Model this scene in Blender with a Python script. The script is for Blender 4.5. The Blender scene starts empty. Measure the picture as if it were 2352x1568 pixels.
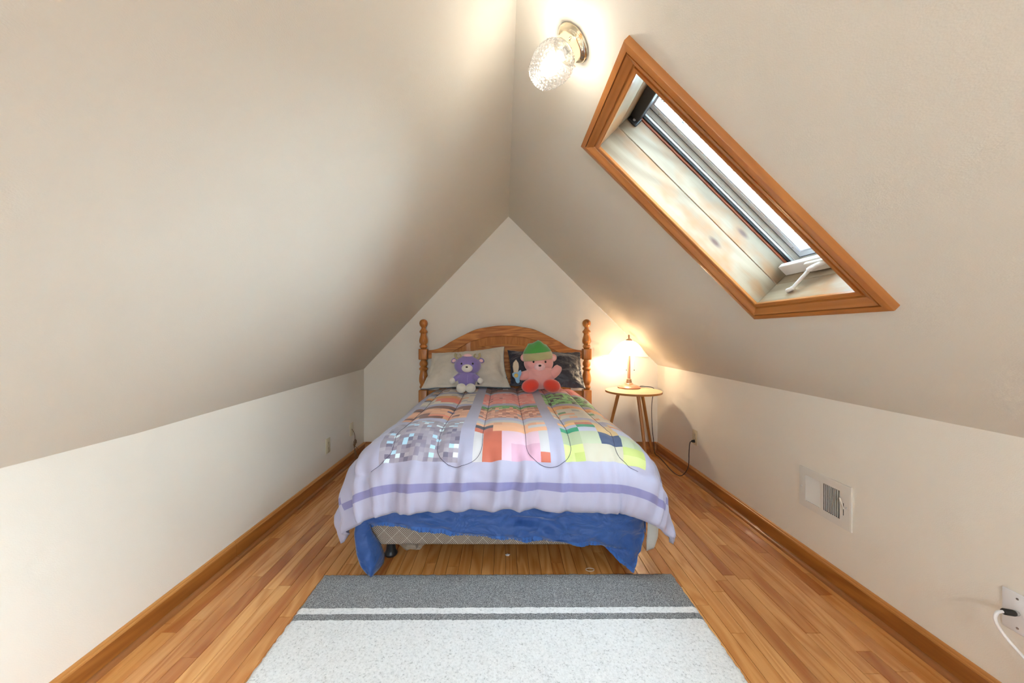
import bpy, bmesh, math, random
from mathutils import Vector, Matrix, noise

# ------------------------------------------------------------------ camera, world, exposure
SC = bpy.context.scene
COL = SC.collection
random.seed(7)
PI = math.pi

CAM_H = 1.13
cam_d = bpy.data.cameras.new('camera')
cam_d.lens = 36.0 * 870.0 / 2352.0
cam_d.sensor_width = 36.0
cam_d.sensor_fit = 'HORIZONTAL'
cam_d.shift_x = 18.0 / 2352.0
cam_d.shift_y = -16.0 / 2352.0
cam_d.clip_start = 0.02
cam = bpy.data.objects.new('camera', cam_d)
cam.location = (0, 0, CAM_H)
cam.rotation_euler = (PI / 2, 0, 0)
COL.objects.link(cam)
SC.camera = cam

world = bpy.data.worlds.new('sky')
SC.world = world
world.use_nodes = True
wn = world.node_tree.nodes
wn['Background'].inputs[0].default_value = (0.88, 0.94, 1.0, 1)
wn['Background'].inputs[1].default_value = 16.0

SC.view_settings.view_transform = 'Standard'
SC.view_settings.look = 'None'
SC.view_settings.gamma = 1.0
SC.view_settings.use_curve_mapping = False
SC.view_settings.exposure = 1.65
SC.cycles.max_bounces = 8
SC.cycles.diffuse_bounces = 5
SC.cycles.use_adaptive_sampling = True
SC.cycles.adaptive_threshold = 0.15
SC.cycles.adaptive_min_samples = 12
SC.cycles.glossy_bounces = 4
SC.cycles.transparent_max_bounces = 16
SC.cycles.caustics_reflective = False
SC.cycles.caustics_refractive = False
SC.cycles.sample_clamp_indirect = 6.0

TABLE_BULB = 115.0      # emission strength of the bulb in the table lamp
CEIL_BULB = 26.0       # emission strength of the bulb in the ceiling lamp

# ------------------------------------------------------------------ room dimensions (metres)
XL, XR = -1.357, 1.483           # knee walls
YB, YF = 3.666, -1.9             # wall behind the bed, wall behind the camera
XT, ZT = 0.042, 2.272            # ridge
ZL0, ZL1 = 0.765, 0.797          # left knee wall height near / far
ZR = 0.835                       # right knee wall height
RS, RC = 0.7061, 0.7081          # sine and cosine of the right roof slope


def portal(name, loc, rot, sx, sy):
    d = bpy.data.lights.new(name, 'AREA')
    d.shape = 'RECTANGLE'
    d.size, d.size_y = sx, sy
    d.cycles.is_portal = True
    o = bpy.data.objects.new(name, d)
    o.location = loc
    o.rotation_euler = rot
    COL.objects.link(o)
    return o


def slope(s, y, t=0.0):
    """point of the right roof slope: s metres down from the ridge, depth y, t metres outwards"""
    return Vector((XT + s * RC + t * RS, y, ZT - s * RS + t * RC))


SKY_S0, SKY_S1, SKY_Y0, SKY_Y1 = 0.503, 1.433, 1.126, 1.582   # clear opening of the skylight
_pc = slope((SKY_S0 + SKY_S1) / 2, (SKY_Y0 + SKY_Y1) / 2, 0.33)
portal('skylight_portal', _pc, (0, PI / 4 + 0.0014, 0), SKY_S1 - SKY_S0 - .05, SKY_Y1 - SKY_Y0 - .05)
SK2 = (0.45, 1.50, -1.30, -0.55)        # added skylight in the same slope, unseen, for fill daylight
_pc = slope((SK2[0] + SK2[1]) / 2, (SK2[2] + SK2[3]) / 2, 0.20)
portal('fill_skylight_portal', _pc, (0, PI / 4 + 0.0014, 0), SK2[1] - SK2[0], SK2[3] - SK2[2])

GW = (-0.38, 0.46, 1.16, 1.74)           # added window in the unseen gable wall, for fill daylight
portal('fill_window_portal', (0.04, YF - 0.10, 1.45), (PI / 2, 0, 0), 0.84, 0.58)

# ------------------------------------------------------------------ material helpers
MATS = {}


class NT:
    """small node-tree writer"""
    def __init__(self, name):
        self.m = bpy.data.materials.new(name)
        self.m.use_nodes = True
        self.t = self.m.node_tree
        self.n = self.t.nodes
        self.b = self.n['Principled BSDF']
        self.out = self.n['Material Output']

    def add(self, typ, **kw):
        nd = self.n.new(typ)
        for k, v in kw.items():
            setattr(nd, k, v)
        return nd

    def link(self, a, b):
        self.t.links.new(a, b)

    def math(self, op, a, b=None, c=None):
        nd = self.add('ShaderNodeMath', operation=op)
        for i, v in enumerate((a, b, c)):
            if v is None:
                continue
            if isinstance(v, (int, float)):
                nd.inputs[i].default_value = v
            else:
                self.link(v, nd.inputs[i])
        return nd.outputs[0]

    def mix(self, fac, a, b, blend='MIX'):
        nd = self.add('ShaderNodeMix', data_type='RGBA', blend_type=blend)
        for sock, v in ((nd.inputs[0], fac), (nd.inputs[6], a), (nd.inputs[7], b)):
            if isinstance(v, (int, float)):
                sock.default_value = v
            elif isinstance(v, tuple):
                sock.default_value = (v[0], v[1], v[2], 1)
            else:
                self.link(v, sock)
        return nd.outputs[2]

    def coord(self, scale=(1, 1, 1), rnd=0.0, kind='Object', rot=(0, 0, 0)):
        tc = self.add('ShaderNodeTexCoord')
        mp = self.add('ShaderNodeMapping')
        mp.inputs['Scale'].default_value = scale
        mp.inputs['Rotation'].default_value = rot
        self.link(tc.outputs[kind], mp.inputs['Vector'])
        if rnd:
            oi = self.add('ShaderNodeObjectInfo')
            mul = self.math('MULTIPLY', oi.outputs['Random'], rnd)
            cx = self.add('ShaderNodeCombineXYZ')
            for i in range(3):
                self.link(mul, cx.inputs[i])
            self.link(cx.outputs[0], mp.inputs['Location'])
        return mp.outputs[0]

    def noise(self, vec, scale, detail=2.0, rough=0.5, dist=0.0):
        nd = self.add('ShaderNodeTexNoise')
        nd.inputs['Scale'].default_value = scale
        nd.inputs['Detail'].default_value = detail
        nd.inputs['Roughness'].default_value = rough
        nd.inputs['Distortion'].default_value = dist
        if vec is not None:
            self.link(vec, nd.inputs['Vector'])
        return nd.outputs['Fac']

    def ramp(self, fac, stops, interp='LINEAR'):
        nd = self.add('ShaderNodeValToRGB')
        cr = nd.color_ramp
        cr.interpolation = interp
        while len(cr.elements) < len(stops):
            cr.elements.new(0.5)
        for e, (p, c) in zip(cr.elements, stops):
            e.position = p
            e.color = (c[0], c[1], c[2], 1) if isinstance(c, tuple) else (c, c, c, 1)
        self.link(fac, nd.inputs[0])
        return nd.outputs[0]

    def bump(self, h, strength=0.3, dist=0.01):
        nd = self.add('ShaderNodeBump')
        nd.inputs['Strength'].default_value = strength
        nd.inputs['Distance'].default_value = dist
        self.link(h, nd.inputs['Height'])
        self.link(nd.outputs[0], self.b.inputs['Normal'])

    def base(self, v):
        if isinstance(v, tuple):
            self.b.inputs['Base Color'].default_value = (v[0], v[1], v[2], 1)
        else:
            self.link(v, self.b.inputs['Base Color'])

    def set(self, **kw):
        for k, v in kw.items():
            self.b.inputs[k.replace('_', ' ')].default_value = v


def srgb(r, g, b):
    f = lambda c: (c / 255 / 12.92) if c / 255 <= 0.04045 else ((c / 255 + 0.055) / 1.055) ** 2.4
    return (f(r), f(g), f(b))


def plain(name, col, rough=0.5, metal=0.0, **kw):
    if name in MATS:
        return MATS[name]
    t = NT(name)
    t.base(col)
    t.set(Roughness=rough, Metallic=metal, **kw)
    MATS[name] = t.m
    return t.m


def paint(name, col, rough=0.55, bump=0.12):
    t = NT(name)
    t.bump(t.noise(t.coord((1, 1, 2.2)), 230, 1, 0.5), bump, 0.004)
    t.base(col)
    t.set(Roughness=rough)
    MATS[name] = t.m
    return t.m


def wood(name, c_light, c_dark, along='Y', rough=0.3, scale=1.0, rnd=20.0, tone=None, rings=9.0, contrast=1.0, coat=0.0, knots=None, stain=None):
    t = NT(name)
    lo, hi = 1.7 * scale, 15.0 * scale
    sc = {'X': (lo, hi, hi), 'Y': (hi, lo, hi), 'Z': (hi, hi, lo)}[along]
    c = t.coord(sc, rnd)
    n = t.noise(c, 0.55, 1.6, 0.5, 0.7)
    w = t.math('SINE', t.math('MULTIPLY', n, rings * 6.283))
    w = t.math('MULTIPLY_ADD', w, 0.5, 0.5)
    fs = {'X': (4, 120, 120), 'Y': (120, 4, 120), 'Z': (120, 120, 4)}[along]
    fib = t.noise(t.coord(tuple(v * scale for v in fs), rnd), 1.0, 3, 0.65)
    big = t.noise(t.coord(sc, rnd * 0.5), 0.22, 2, 0.5)
    f = t.math('ADD', t.math('MULTIPLY', w, 0.40 * contrast), t.math('MULTIPLY', fib, 0.45))
    f = t.math('ADD', f, t.math('MULTIPLY', big, 0.30))
    col = t.ramp(f, [(0.22, c_light), (0.92, c_dark)])
    if tone:
        oi = t.add('ShaderNodeObjectInfo')
        tn = t.ramp(oi.outputs['Random'], tone)
        col = t.mix(1.0, col, tn, 'MULTIPLY')
    if stain:
        sn = t.noise(t.coord((3.5, 3.5, 6), rnd), 1.0, 3, 0.6)
        col = t.mix(t.ramp(sn, [(0.50, 0.0), (0.66, 0.9)]), col, stain)
    if knots:
        ks = {'X': (1, 3, 3), 'Y': (3, 1, 3), 'Z': (3, 3, 1)}[along]
        vo = t.add('ShaderNodeTexVoronoi')
        vo.inputs['Scale'].default_value = knots
        t.link(t.coord(ks, rnd), vo.inputs['Vector'])
        kf = t.ramp(vo.outputs['Distance'], [(0.03, 1.0), (0.10, 0.0)])
        col = t.mix(kf, col, (0.10, 0.045, 0.03))
    t.base(col)
    t.set(Roughness=rough)
    if coat:
        t.b.inputs['Coat Weight'].default_value = coat
        t.b.inputs['Coat Roughness'].default_value = 0.12
    MATS[name] = t.m
    return t.m


def fabric(name, col, rough=0.85, bump=0.25, scale=900.0, sheen=0.3, col2=None, nscale=6.0):
    t = NT(name)
    c = t.coord((1, 1, 1))
    n = t.noise(c, scale, 1, 0.6)
    if col2:
        t.base(t.ramp(t.noise(c, nscale, 2, 0.55), [(0.3, col), (0.75, col2)]))
    else:
        t.base(col)
    t.bump(n, bump, 0.003)
    t.set(Roughness=rough)
    t.b.inputs['Sheen Weight'].default_value = sheen
    MATS[name] = t.m
    return t.m


def emitter(name, col, strength):
    t = NT(name)
    t.base((1, 1, 1))
    t.b.inputs['Emission Color'].default_value = (col[0], col[1], col[2], 1)
    t.b.inputs['Emission Strength'].default_value = strength
    MATS[name] = t.m
    return t.m


# ------------------------------------------------------------------ mesh helpers
def mesh_obj(name, verts, faces, mat, parent=None, smooth=False, loc=None):
    me = bpy.data.meshes.new(name)
    me.from_pydata([tuple(v) for v in verts], [], faces)
    bm = bmesh.new()
    bm.from_mesh(me)
    bmesh.ops.recalc_face_normals(bm, faces=bm.faces)
    bm.to_mesh(me)
    bm.free()
    if smooth:
        me.polygons.foreach_set('use_smooth', [True] * len(me.polygons))
    if mat:
        me.materials.append(mat)
    o = bpy.data.objects.new(name, me)
    COL.objects.link(o)
    if loc:
        o.location = loc
    if parent:
        o.parent = parent
    return o


def bm_obj(name, bm, mat, parent=None, smooth=False, loc=None, recalc=True):
    if recalc:
        bmesh.ops.recalc_face_normals(bm, faces=bm.faces)
    me = bpy.data.meshes.new(name)
    bm.to_mesh(me)
    bm.free()
    if smooth:
        me.polygons.foreach_set('use_smooth', [True] * len(me.polygons))
    me.materials.append(mat)
    o = bpy.data.objects.new(name, me)
    COL.objects.link(o)
    if loc:
        o.location = loc
    if parent:
        o.parent = parent
    return o


def smooth_by_angle(o, ang=35):
    me = o.data
    me.polygons.foreach_set('use_smooth', [True] * len(me.polygons))
    bm = bmesh.new()
    bm.from_mesh(me)
    for e in bm.edges:
        if len(e.link_faces) == 2 and e.calc_face_angle(0) > math.radians(ang):
            e.smooth = False
    bm.to_mesh(me)
    bm.free()
    return o


def empty(name, loc, label, cat, group=None, kind=None):
    o = bpy.data.objects.new(name, None)
    o.empty_display_size = 0.05
    COL.objects.link(o)
    o.location = loc
    tag(o, label, cat, group, kind)
    return o


def tag(o, label=None, cat=None, group=None, kind=None):
    if label:
        o['label'] = label
    if cat:
        o['category'] = cat
    if group:
        o['group'] = group
    if kind:
        o['kind'] = kind
    return o


def box_bm(bm, x0, x1, y0, y1, z0, z1, bevel=0.0, seg=1, xf=None):
    vs = [bm.verts.new(p) for p in ((x0, y0, z0), (x1, y0, z0), (x1, y1, z0), (x0, y1, z0),
                                    (x0, y0, z1), (x1, y0, z1), (x1, y1, z1), (x0, y1, z1))]
    fs = [bm.faces.new([vs[i] for i in f]) for f in ((0, 3, 2, 1), (4, 5, 6, 7), (0, 1, 5, 4), (1, 2, 6, 5), (2, 3, 7, 6), (3, 0, 4, 7))]
    geo = vs
    if bevel > 0:
        es = list({e for f in fs for e in f.edges})
        r = bmesh.ops.bevel(bm, geom=es, offset=bevel, segments=seg, affect='EDGES', profile=0.5)
        geo = list({v for f in r['faces'] for v in f.verts} | {v for v in vs if v.is_valid})
    if xf:
        for v in geo:
            v.co = xf(v.co)
    return bm


def box(name, x0, x1, y0, y1, z0, z1, mat, parent=None, bevel=0.0, seg=1, xf=None, local=True):
    """a box in world coordinates; its origin sits at its own centre so grain differs per piece"""
    bm = bmesh.new()
    box_bm(bm, x0, x1, y0, y1, z0, z1, bevel, seg, xf)
    o = bm_obj(name, bm, mat, parent)
    if bevel and seg > 1:
        smooth_by_angle(o, 40)
    return o


def lathe(profile, seg=24, cap=True):
    """(r, z) list revolved about z -> verts, faces"""
    vs, fs = [], []
    for r, z in profile:
        for k in range(seg):
            a = 2 * PI * k / seg
            vs.append((r * math.cos(a), r * math.sin(a), z))
    for i in range(len(profile) - 1):
        for k in range(seg):
            k2 = (k + 1) % seg
            fs.append((i * seg + k, i * seg + k2, (i + 1) * seg + k2, (i + 1) * seg + k))
    if cap:
        fs.append(tuple(range(seg - 1, -1, -1)))
        n = len(profile) - 1
        fs.append(tuple(n * seg + k for k in range(seg)))
    return vs, fs


def spline(pts, n=6):
    """Catmull-Rom through points"""
    P = [Vector(p) for p in pts]
    P = [P[0] * 2 - P[1]] + P + [P[-1] * 2 - P[-2]]
    out = []
    for i in range(1, len(P) - 2):
        p0, p1, p2, p3 = P[i - 1:i + 3]
        for k in range(n):
            t = k / n
            out.append(0.5 * ((2 * p1) + (p2 - p0) * t + (2 * p0 - 5 * p1 + 4 * p2 - p3) * t * t + (3 * p1 - p0 - 3 * p2 + p3) * t ** 3))
    out.append(P[-2])
    return out


def tube(pts, rad, seg=8, vs=None, fs=None):
    vs = [] if vs is None else vs
    fs = [] if fs is None else fs
    P = [Vector(p) for p in pts]
    R = rad if isinstance(rad, (list, tuple)) else [rad] * len(P)
    up = Vector((0, 0, 1))
    base = len(vs)
    tang = [(P[min(i + 1, len(P) - 1)] - P[max(i - 1, 0)]).normalized() for i in range(len(P))]
    nrm = tang[0].cross(up)
    if nrm.length < 1e-3:
        nrm = tang[0].cross(Vector((1, 0, 0)))
    nrm.normalize()
    for i, p in enumerate(P):
        nrm = (nrm - tang[i] * nrm.dot(tang[i])).normalized()
        b = tang[i].cross(nrm)
        for k in range(seg):
            a = 2 * PI * k / seg
            vs.append(p + (nrm * math.cos(a) + b * math.sin(a)) * R[i])
    for i in range(len(P) - 1):
        for k in range(seg):
            k2 = (k + 1) % seg
            fs.append((base + i * seg + k, base + i * seg + k2, base + (i + 1) * seg + k2, base + (i + 1) * seg + k))
    fs.append(tuple(base + k for k in range(seg - 1, -1, -1)))
    fs.append(tuple(base + (len(P) - 1) * seg + k for k in range(seg)))
    return vs, fs


def tube_obj(name, pts, rad, mat, parent=None, seg=8, n=6, smooth_path=True):
    P = spline(pts, n) if smooth_path else pts
    vs, fs = tube(P, rad, seg)
    return mesh_obj(name, vs, fs, mat, parent, True)


def ellipsoid(c, r, seg=20, rings=12, rot=None, shape=None):
    vs, fs = [], []
    c = Vector(c)
    for i in range(rings + 1):
        th = PI * i / rings
        for k in range(seg):
            a = 2 * PI * k / seg
            p = Vector((math.sin(th) * math.cos(a) * r[0], math.sin(th) * math.sin(a) * r[1], math.cos(th) * r[2]))
            if shape:
                p = Vector(shape(p))
            if rot:
                p = rot @ p
            vs.append(c + p)
    for i in range(rings):
        for k in range(seg):
            k2 = (k + 1) % seg
            fs.append((i * seg + k, i * seg + k2, (i + 1) * seg + k2, (i + 1) * seg + k))
    return vs, fs


def weld(o, d=1e-5):
    bm = bmesh.new()
    bm.from_mesh(o.data)
    bmesh.ops.remove_doubles(bm, verts=bm.verts, dist=d)
    bmesh.ops.recalc_face_normals(bm, faces=bm.faces)
    bm.to_mesh(o.data)
    bm.free()
    o.data.polygons.foreach_set('use_smooth', [True] * len(o.data.polygons))
    return o


def blob(name, c, r, mat, parent, rot=None, seg=20, rings=12, shape=None):
    vs, fs = ellipsoid(c, r, seg, rings, rot, shape)
    return weld(mesh_obj(name, vs, fs, mat, parent, True))


def interp(x, knots):
    if x <= knots[0][0]:
        return knots[0][1]
    for (x0, y0), (x1, y1) in zip(knots, knots[1:]):
        if x <= x1:
            t = (x - x0) / (x1 - x0)
            return y0 + (y1 - y0) * t
    return knots[-1][1]


def sinterp(x, knots):
    if x <= knots[0][0]:
        return knots[0][1]
    for (x0, y0), (x1, y1) in zip(knots, knots[1:]):
        if x <= x1:
            t = (x - x0) / (x1 - x0)
            t = t * t * (3 - 2 * t)
            return y0 + (y1 - y0) * t
    return knots[-1][1]


# ------------------------------------------------------------------ materials
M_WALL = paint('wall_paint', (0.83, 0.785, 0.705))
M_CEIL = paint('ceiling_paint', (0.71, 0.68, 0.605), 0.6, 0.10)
M_SUB = plain('subfloor_dark', (0.05, 0.025, 0.012), 0.9)
FLOOR_TONE = [(0.0, (1.04, 1.02, 0.98)), (0.3, (0.90, 0.82, 0.72)), (0.55, (1.06, 1.06, 1.04)), (0.8, (0.84, 0.72, 0.60)), (1.0, (0.66, 0.47, 0.35))]
M_FLOOR = wood('oak_floor', (0.80, 0.42, 0.15), (0.55, 0.215, 0.055), 'Y', 0.26, 1.0, 30.0, FLOOR_TONE, 7.0, 1.0, 0.5)
M_CAP = wood('oak_cap', (0.62, 0.29, 0.085), (0.46, 0.18, 0.04), 'Y', 0.32, 0.8, 9.0, None, 5.0, 0.6, 0.3)
M_BASE = wood('oak_trim', (0.42, 0.155, 0.030), (0.24, 0.074, 0.012), 'Y', 0.32, 0.8, 9.0, None, 7.0, 0.9, 0.3)
M_BASEX = wood('oak_trim_across', (0.48, 0.185, 0.040), (0.29, 0.092, 0.016), 'X', 0.32, 0.8, 9.0, None, 7.0, 0.9, 0.3)
M_SHOE = wood('oak_shoe', (0.36, 0.14, 0.042), (0.26, 0.09, 0.024), 'Y', 0.32, 0.8, 9.0, None, 5.0, 0.5, 0.3)
M_CASE_Y = wood('skylight_casing_y', (0.50, 0.20, 0.050), (0.33, 0.11, 0.022), 'Y', 0.30, 1.0, 9.0, None, 6.0, 0.7, 0.35)
M_CASE_S = wood('skylight_casing_s', (0.50, 0.20, 0.050), (0.33, 0.11, 0.022), 'X', 0.30, 1.0, 9.0, None, 6.0, 0.7, 0.35)
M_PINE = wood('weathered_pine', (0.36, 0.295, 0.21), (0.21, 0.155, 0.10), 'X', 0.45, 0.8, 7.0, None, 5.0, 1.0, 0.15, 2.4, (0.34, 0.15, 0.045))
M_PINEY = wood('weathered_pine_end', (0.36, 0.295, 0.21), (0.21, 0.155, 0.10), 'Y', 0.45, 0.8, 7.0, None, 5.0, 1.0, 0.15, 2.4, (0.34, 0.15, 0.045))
M_REDWOOD = plain('red_brown_strip', (0.33, 0.075, 0.02), 0.4)
M_BLACK = plain('black_metal', (0.012, 0.014, 0.018), 0.4)
M_HEAD = wood('honey_oak', (0.66, 0.27, 0.062), (0.34, 0.10, 0.016), 'X', 0.6, 1.3, 9.0, None, 8.0, 1.1)
M_HEADZ = wood('honey_oak_upright', (0.62, 0.245, 0.055), (0.36, 0.11, 0.018), 'Z', 0.36, 1.6, 9.0, None, 6.0, 0.9, 0.25)
M_PANEL = wood('honey_oak_panel', (0.58, 0.225, 0.05), (0.36, 0.11, 0.018), 'Z', 0.65, 1.6, 9.0, None, 6.0, 0.8)
M_TABLE = wood('pale_birch', (0.80, 0.58, 0.34), (0.70, 0.45, 0.22), 'X', 0.35, 0.7, 9.0, None, 5.0, 0.5)
M_TEDGE = plain('table_edge_ply', (0.45, 0.19, 0.05), 0.5)
M_TLEG = wood('table_leg_wood', (0.52, 0.24, 0.07), (0.40, 0.15, 0.035), 'Z', 0.35, 1.0, 9.0, None, 5.0, 0.6)
M_IVORY = plain('ivory_plastic', (0.68, 0.60, 0.42), 0.35)
M_WHITEP = plain('white_plastic', (0.82, 0.82, 0.84), 0.35)
M_DARK = plain('dark_slot', (0.02, 0.018, 0.015), 0.6)
M_STEEL = plain('steel', (0.55, 0.55, 0.55), 0.3, 1.0)
M_BRASS = plain('polished_brass', (0.83, 0.76, 0.58), 0.13, 1.0)
M_VENT = plain('vent_enamel', (0.76, 0.73, 0.68), 0.4)
M_CORD = plain('black_cord', (0.015, 0.013, 0.012), 0.5)
M_BLUE = fabric('blue_cotton', (0.020, 0.115, 0.45), 0.7, 0.2, 700, 0.25, (0.013, 0.075, 0.34), 5)
def crinkled():
    t = NT('blue_crinkled_cotton')
    c = t.coord((1, 1, 1.6), 0, 'Object', (0.0, 0.5, 0.2))
    n = t.noise(c, 7, 3, 0.55, 0.5)
    r = t.math('ABSOLUTE', t.math('SUBTRACT', n, 0.5))
    t.base((0.022, 0.092, 0.345))
    t.bump(r, 0.45, 0.06)
    t.set(Roughness=0.55)
    t.b.inputs['Sheen Weight'].default_value = 0.35
    return t.m


M_BLUE = crinkled()
M_BLUEH = fabric('blue_cotton_hem', (0.035, 0.14, 0.48), 0.7, 0.2, 700, 0.25)
M_MATT = fabric('mattress_ticking', (0.75, 0.74, 0.72), 0.85)
M_SHERPA = fabric('cream_sherpa', (0.74, 0.68, 0.58), 0.95, 0.9, 240, 0.5, (0.66, 0.60, 0.51), 14)
M_TEAL = fabric('slate_blue_backing', (0.09, 0.14, 0.18), 0.8)
M_LINER = fabric('comforter_lining', (0.085, 0.065, 0.12), 0.6, 0.1, 700, 0.2)
M_THREAD = plain('dark_thread', (0.07, 0.06, 0.10), 0.9)

# ------------------------------------------------------------------ room shell
TH = 0.06


def solid_quad(name, quad, out, mat, label, grid=1):
    """four corner points extruded along 'out' into a slab"""
    out = Vector(out)
    A = [Vector(p) for p in quad]
    B = [p + out for p in A]
    o = mesh_obj(name, A + B, [(0, 1, 2, 3), (7, 6, 5, 4), (0, 4, 5, 1), (1, 5, 6, 2), (2, 6, 7, 3), (3, 7, 4, 0)], mat)
    tag(o, label, None, None, 'structure')
    return o


floor = box('floor', XL - TH, XR + TH, YF - TH, YB + TH, -0.06, -0.0155, M_SUB)
tag(floor, 'honey oak strip floor running towards the bed', None, None, 'structure')

wall_left = solid_quad('wall_left', [(XL, YF, 0), (XL, YB, 0), (XL, YB, ZL1), (XL, YF, ZL0 - .02)], (-TH, 0, 0), M_WALL, 'low cream knee wall on the left')
wall_right = solid_quad('wall_right', [(XR, YF, 0), (XR, YB, 0), (XR, YB, ZR), (XR, YF, ZR)], (TH, 0, 0), M_WALL, 'low cream knee wall on the right with air vent')
for w in (wall_left, wall_right):
    for v in w.data.vertices:
        if v.co.z < 0.01:
            v.co.z = -0.016
prof = [(XL, -0.016), (XR, -0.016), (XR, ZR), (XT, ZT), (XL, ZL1)]
vs = [(x, YB, z) for x, z in prof] + [(x, YB + TH, z) for x, z in prof]
wall_back = mesh_obj('wall_back', vs, [(0, 1, 2, 3, 4), (9, 8, 7, 6, 5)] + [(i, i + 5, (i + 1) % 5 + 5, (i + 1) % 5) for i in range(5)], M_WALL)
tag(wall_back, 'cream gable wall behind the headboard', None, None, 'structure')

# left slope in strips so that the crease follows the slightly uneven knee wall
ys = [YF, 1.0, 1.4, 1.8, 2.6, YB]
zs = [ZL0 - .02, 0.770, 0.765, 0.772, 0.783, ZL1]
vs, fs = [], []
nl = Vector((-0.725, 0, 0.689)) * TH
for y, z in zip(ys, zs):
    a, b = Vector((XL, y, z)), Vector((XT, y, ZT))
    vs += [a, b, b + nl, a + nl]
for i in range(len(ys) - 1):
    k = 4 * i
    for q in range(4):
        fs.append((k + q, k + 4 + q, k + 4 + (q + 1) % 4, k + (q + 1) % 4))
fs += [(0, 1, 2, 3), tuple(4 * (len(ys) - 1) + q for q in (3, 2, 1, 0))]
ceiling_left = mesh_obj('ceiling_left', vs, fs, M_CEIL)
tag(ceiling_left, 'sloping off-white ceiling on the left without a window', None, None, 'structure')
# knee wall top follows the same line
me = bpy.data.meshes.new('wall_left')
vv, ff = [], []
for y, z in zip(ys, zs):
    vv += [(XL, y, -0.016), (XL, y, z), (XL - TH, y, z), (XL - TH, y, -0.016)]
for i in range(len(ys) - 1):
    k = 4 * i
    for q in range(4):
        ff.append((k + q, k + 4 + q, k + 4 + (q + 1) % 4, k + (q + 1) % 4))
ff += [(0, 1, 2, 3), tuple(4 * (len(ys) - 1) + q for q in (3, 2, 1, 0))]
me.from_pydata(vv, [], ff)
me.materials.append(M_WALL)
bm = bmesh.new(); bm.from_mesh(me); bmesh.ops.recalc_face_normals(bm, faces=bm.faces); bm.to_mesh(me); bm.free()
wall_left.data = me

# right slope: a slab with the skylight opening
SEND = (XR - XT) / RC
bm = bmesh.new()
ss = sorted([0, SK2[0], SKY_S0 - .02, SKY_S1 + .02, SK2[1], SEND + .03])
yy = [YF, SK2[2], SK2[3], SKY_Y0 - .02, SKY_Y1 + .02, YB]
lo = [[bm.verts.new(slope(s, y, 0)) for y in yy] for s in ss]
hi = [[bm.verts.new(slope(s, y, TH)) for y in yy] for s in ss]


def is_hole(i, j):
    if not (0 <= i < len(ss) - 1 and 0 <= j < len(yy) - 1):
        return True
    return (j == 3 and i == 2) or (j == 1 and 1 <= i <= 3)


for i in range(len(ss) - 1):
    for j in range(len(yy) - 1):
        if is_hole(i, j):
            continue
        bm.faces.new((lo[i][j], lo[i][j + 1], lo[i + 1][j + 1], lo[i + 1][j]))
        bm.faces.new((hi[i][j], hi[i + 1][j], hi[i + 1][j + 1], hi[i][j + 1]))
        for (di, dj), (a, b) in (((-1, 0), ((i, j), (i, j + 1))), ((1, 0), ((i + 1, j), (i + 1, j + 1))), ((0, -1), ((i, j), (i + 1, j))), ((0, 1), ((i, j + 1), (i + 1, j + 1)))):
            if is_hole(i + di, j + dj):
                bm.faces.new((lo[a[0]][a[1]], lo[b[0]][b[1]], hi[b[0]][b[1]], hi[a[0]][a[1]]))
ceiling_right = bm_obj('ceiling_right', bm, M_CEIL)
tag(ceiling_right, 'sloping off-white ceiling on the right with skylight and lamp', None, None, 'structure')

# gable wall behind the camera with the opening for the added fill window
bm = bmesh.new()
gx0, gx1, gz0, gz1 = GW
P = {}


def pv(x, z, yv):
    k = (round(x, 4), round(z, 4), yv)
    if k not in P:
        P[k] = bm.verts.new((x, yv, z))
    return P[k]


def zsl(x):
    return ZL0 - .02 + (x - XL) * (ZT - ZL0 + .02) / (XT - XL) if x < XT else ZT - (x - XT) * (ZT - ZR) / (XR - XT)


polys = [
    [(XL, -.016), (gx0, -.016), (gx0, gz0), (gx0, gz1), (gx0, zsl(gx0)), (XL, ZL0 - .02)],
    [(gx1, -.016), (XR, -.016), (XR, ZR), (gx1, zsl(gx1)), (gx1, gz1), (gx1, gz0)],
    [(gx0, -.016), (gx1, -.016), (gx1, gz0), (gx0, gz0)],
    [(gx0, gz1), (gx1, gz1), (gx1, zsl(gx1)), (XT, ZT), (gx0, zsl(gx0))]]
for p in polys:
    for yv in (YF, YF - TH):
        bm.faces.new([pv(x, z, yv) for x, z in p])
for a, b in (((gx0, gz0), (gx1, gz0)), ((gx1, gz0), (gx1, gz1)), ((gx1, gz1), (gx0, gz1)), ((gx0, gz1), (gx0, gz0))):
    bm.faces.new((pv(a[0], a[1], YF), pv(b[0], b[1], YF), pv(b[0], b[1], YF - TH), pv(a[0], a[1], YF - TH)))
wall_front = bm_obj('wall_front', bm, M_WALL)
tag(wall_front, 'cream gable wall with an added fill-light window opposite the bed', None, None, 'structure')


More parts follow.
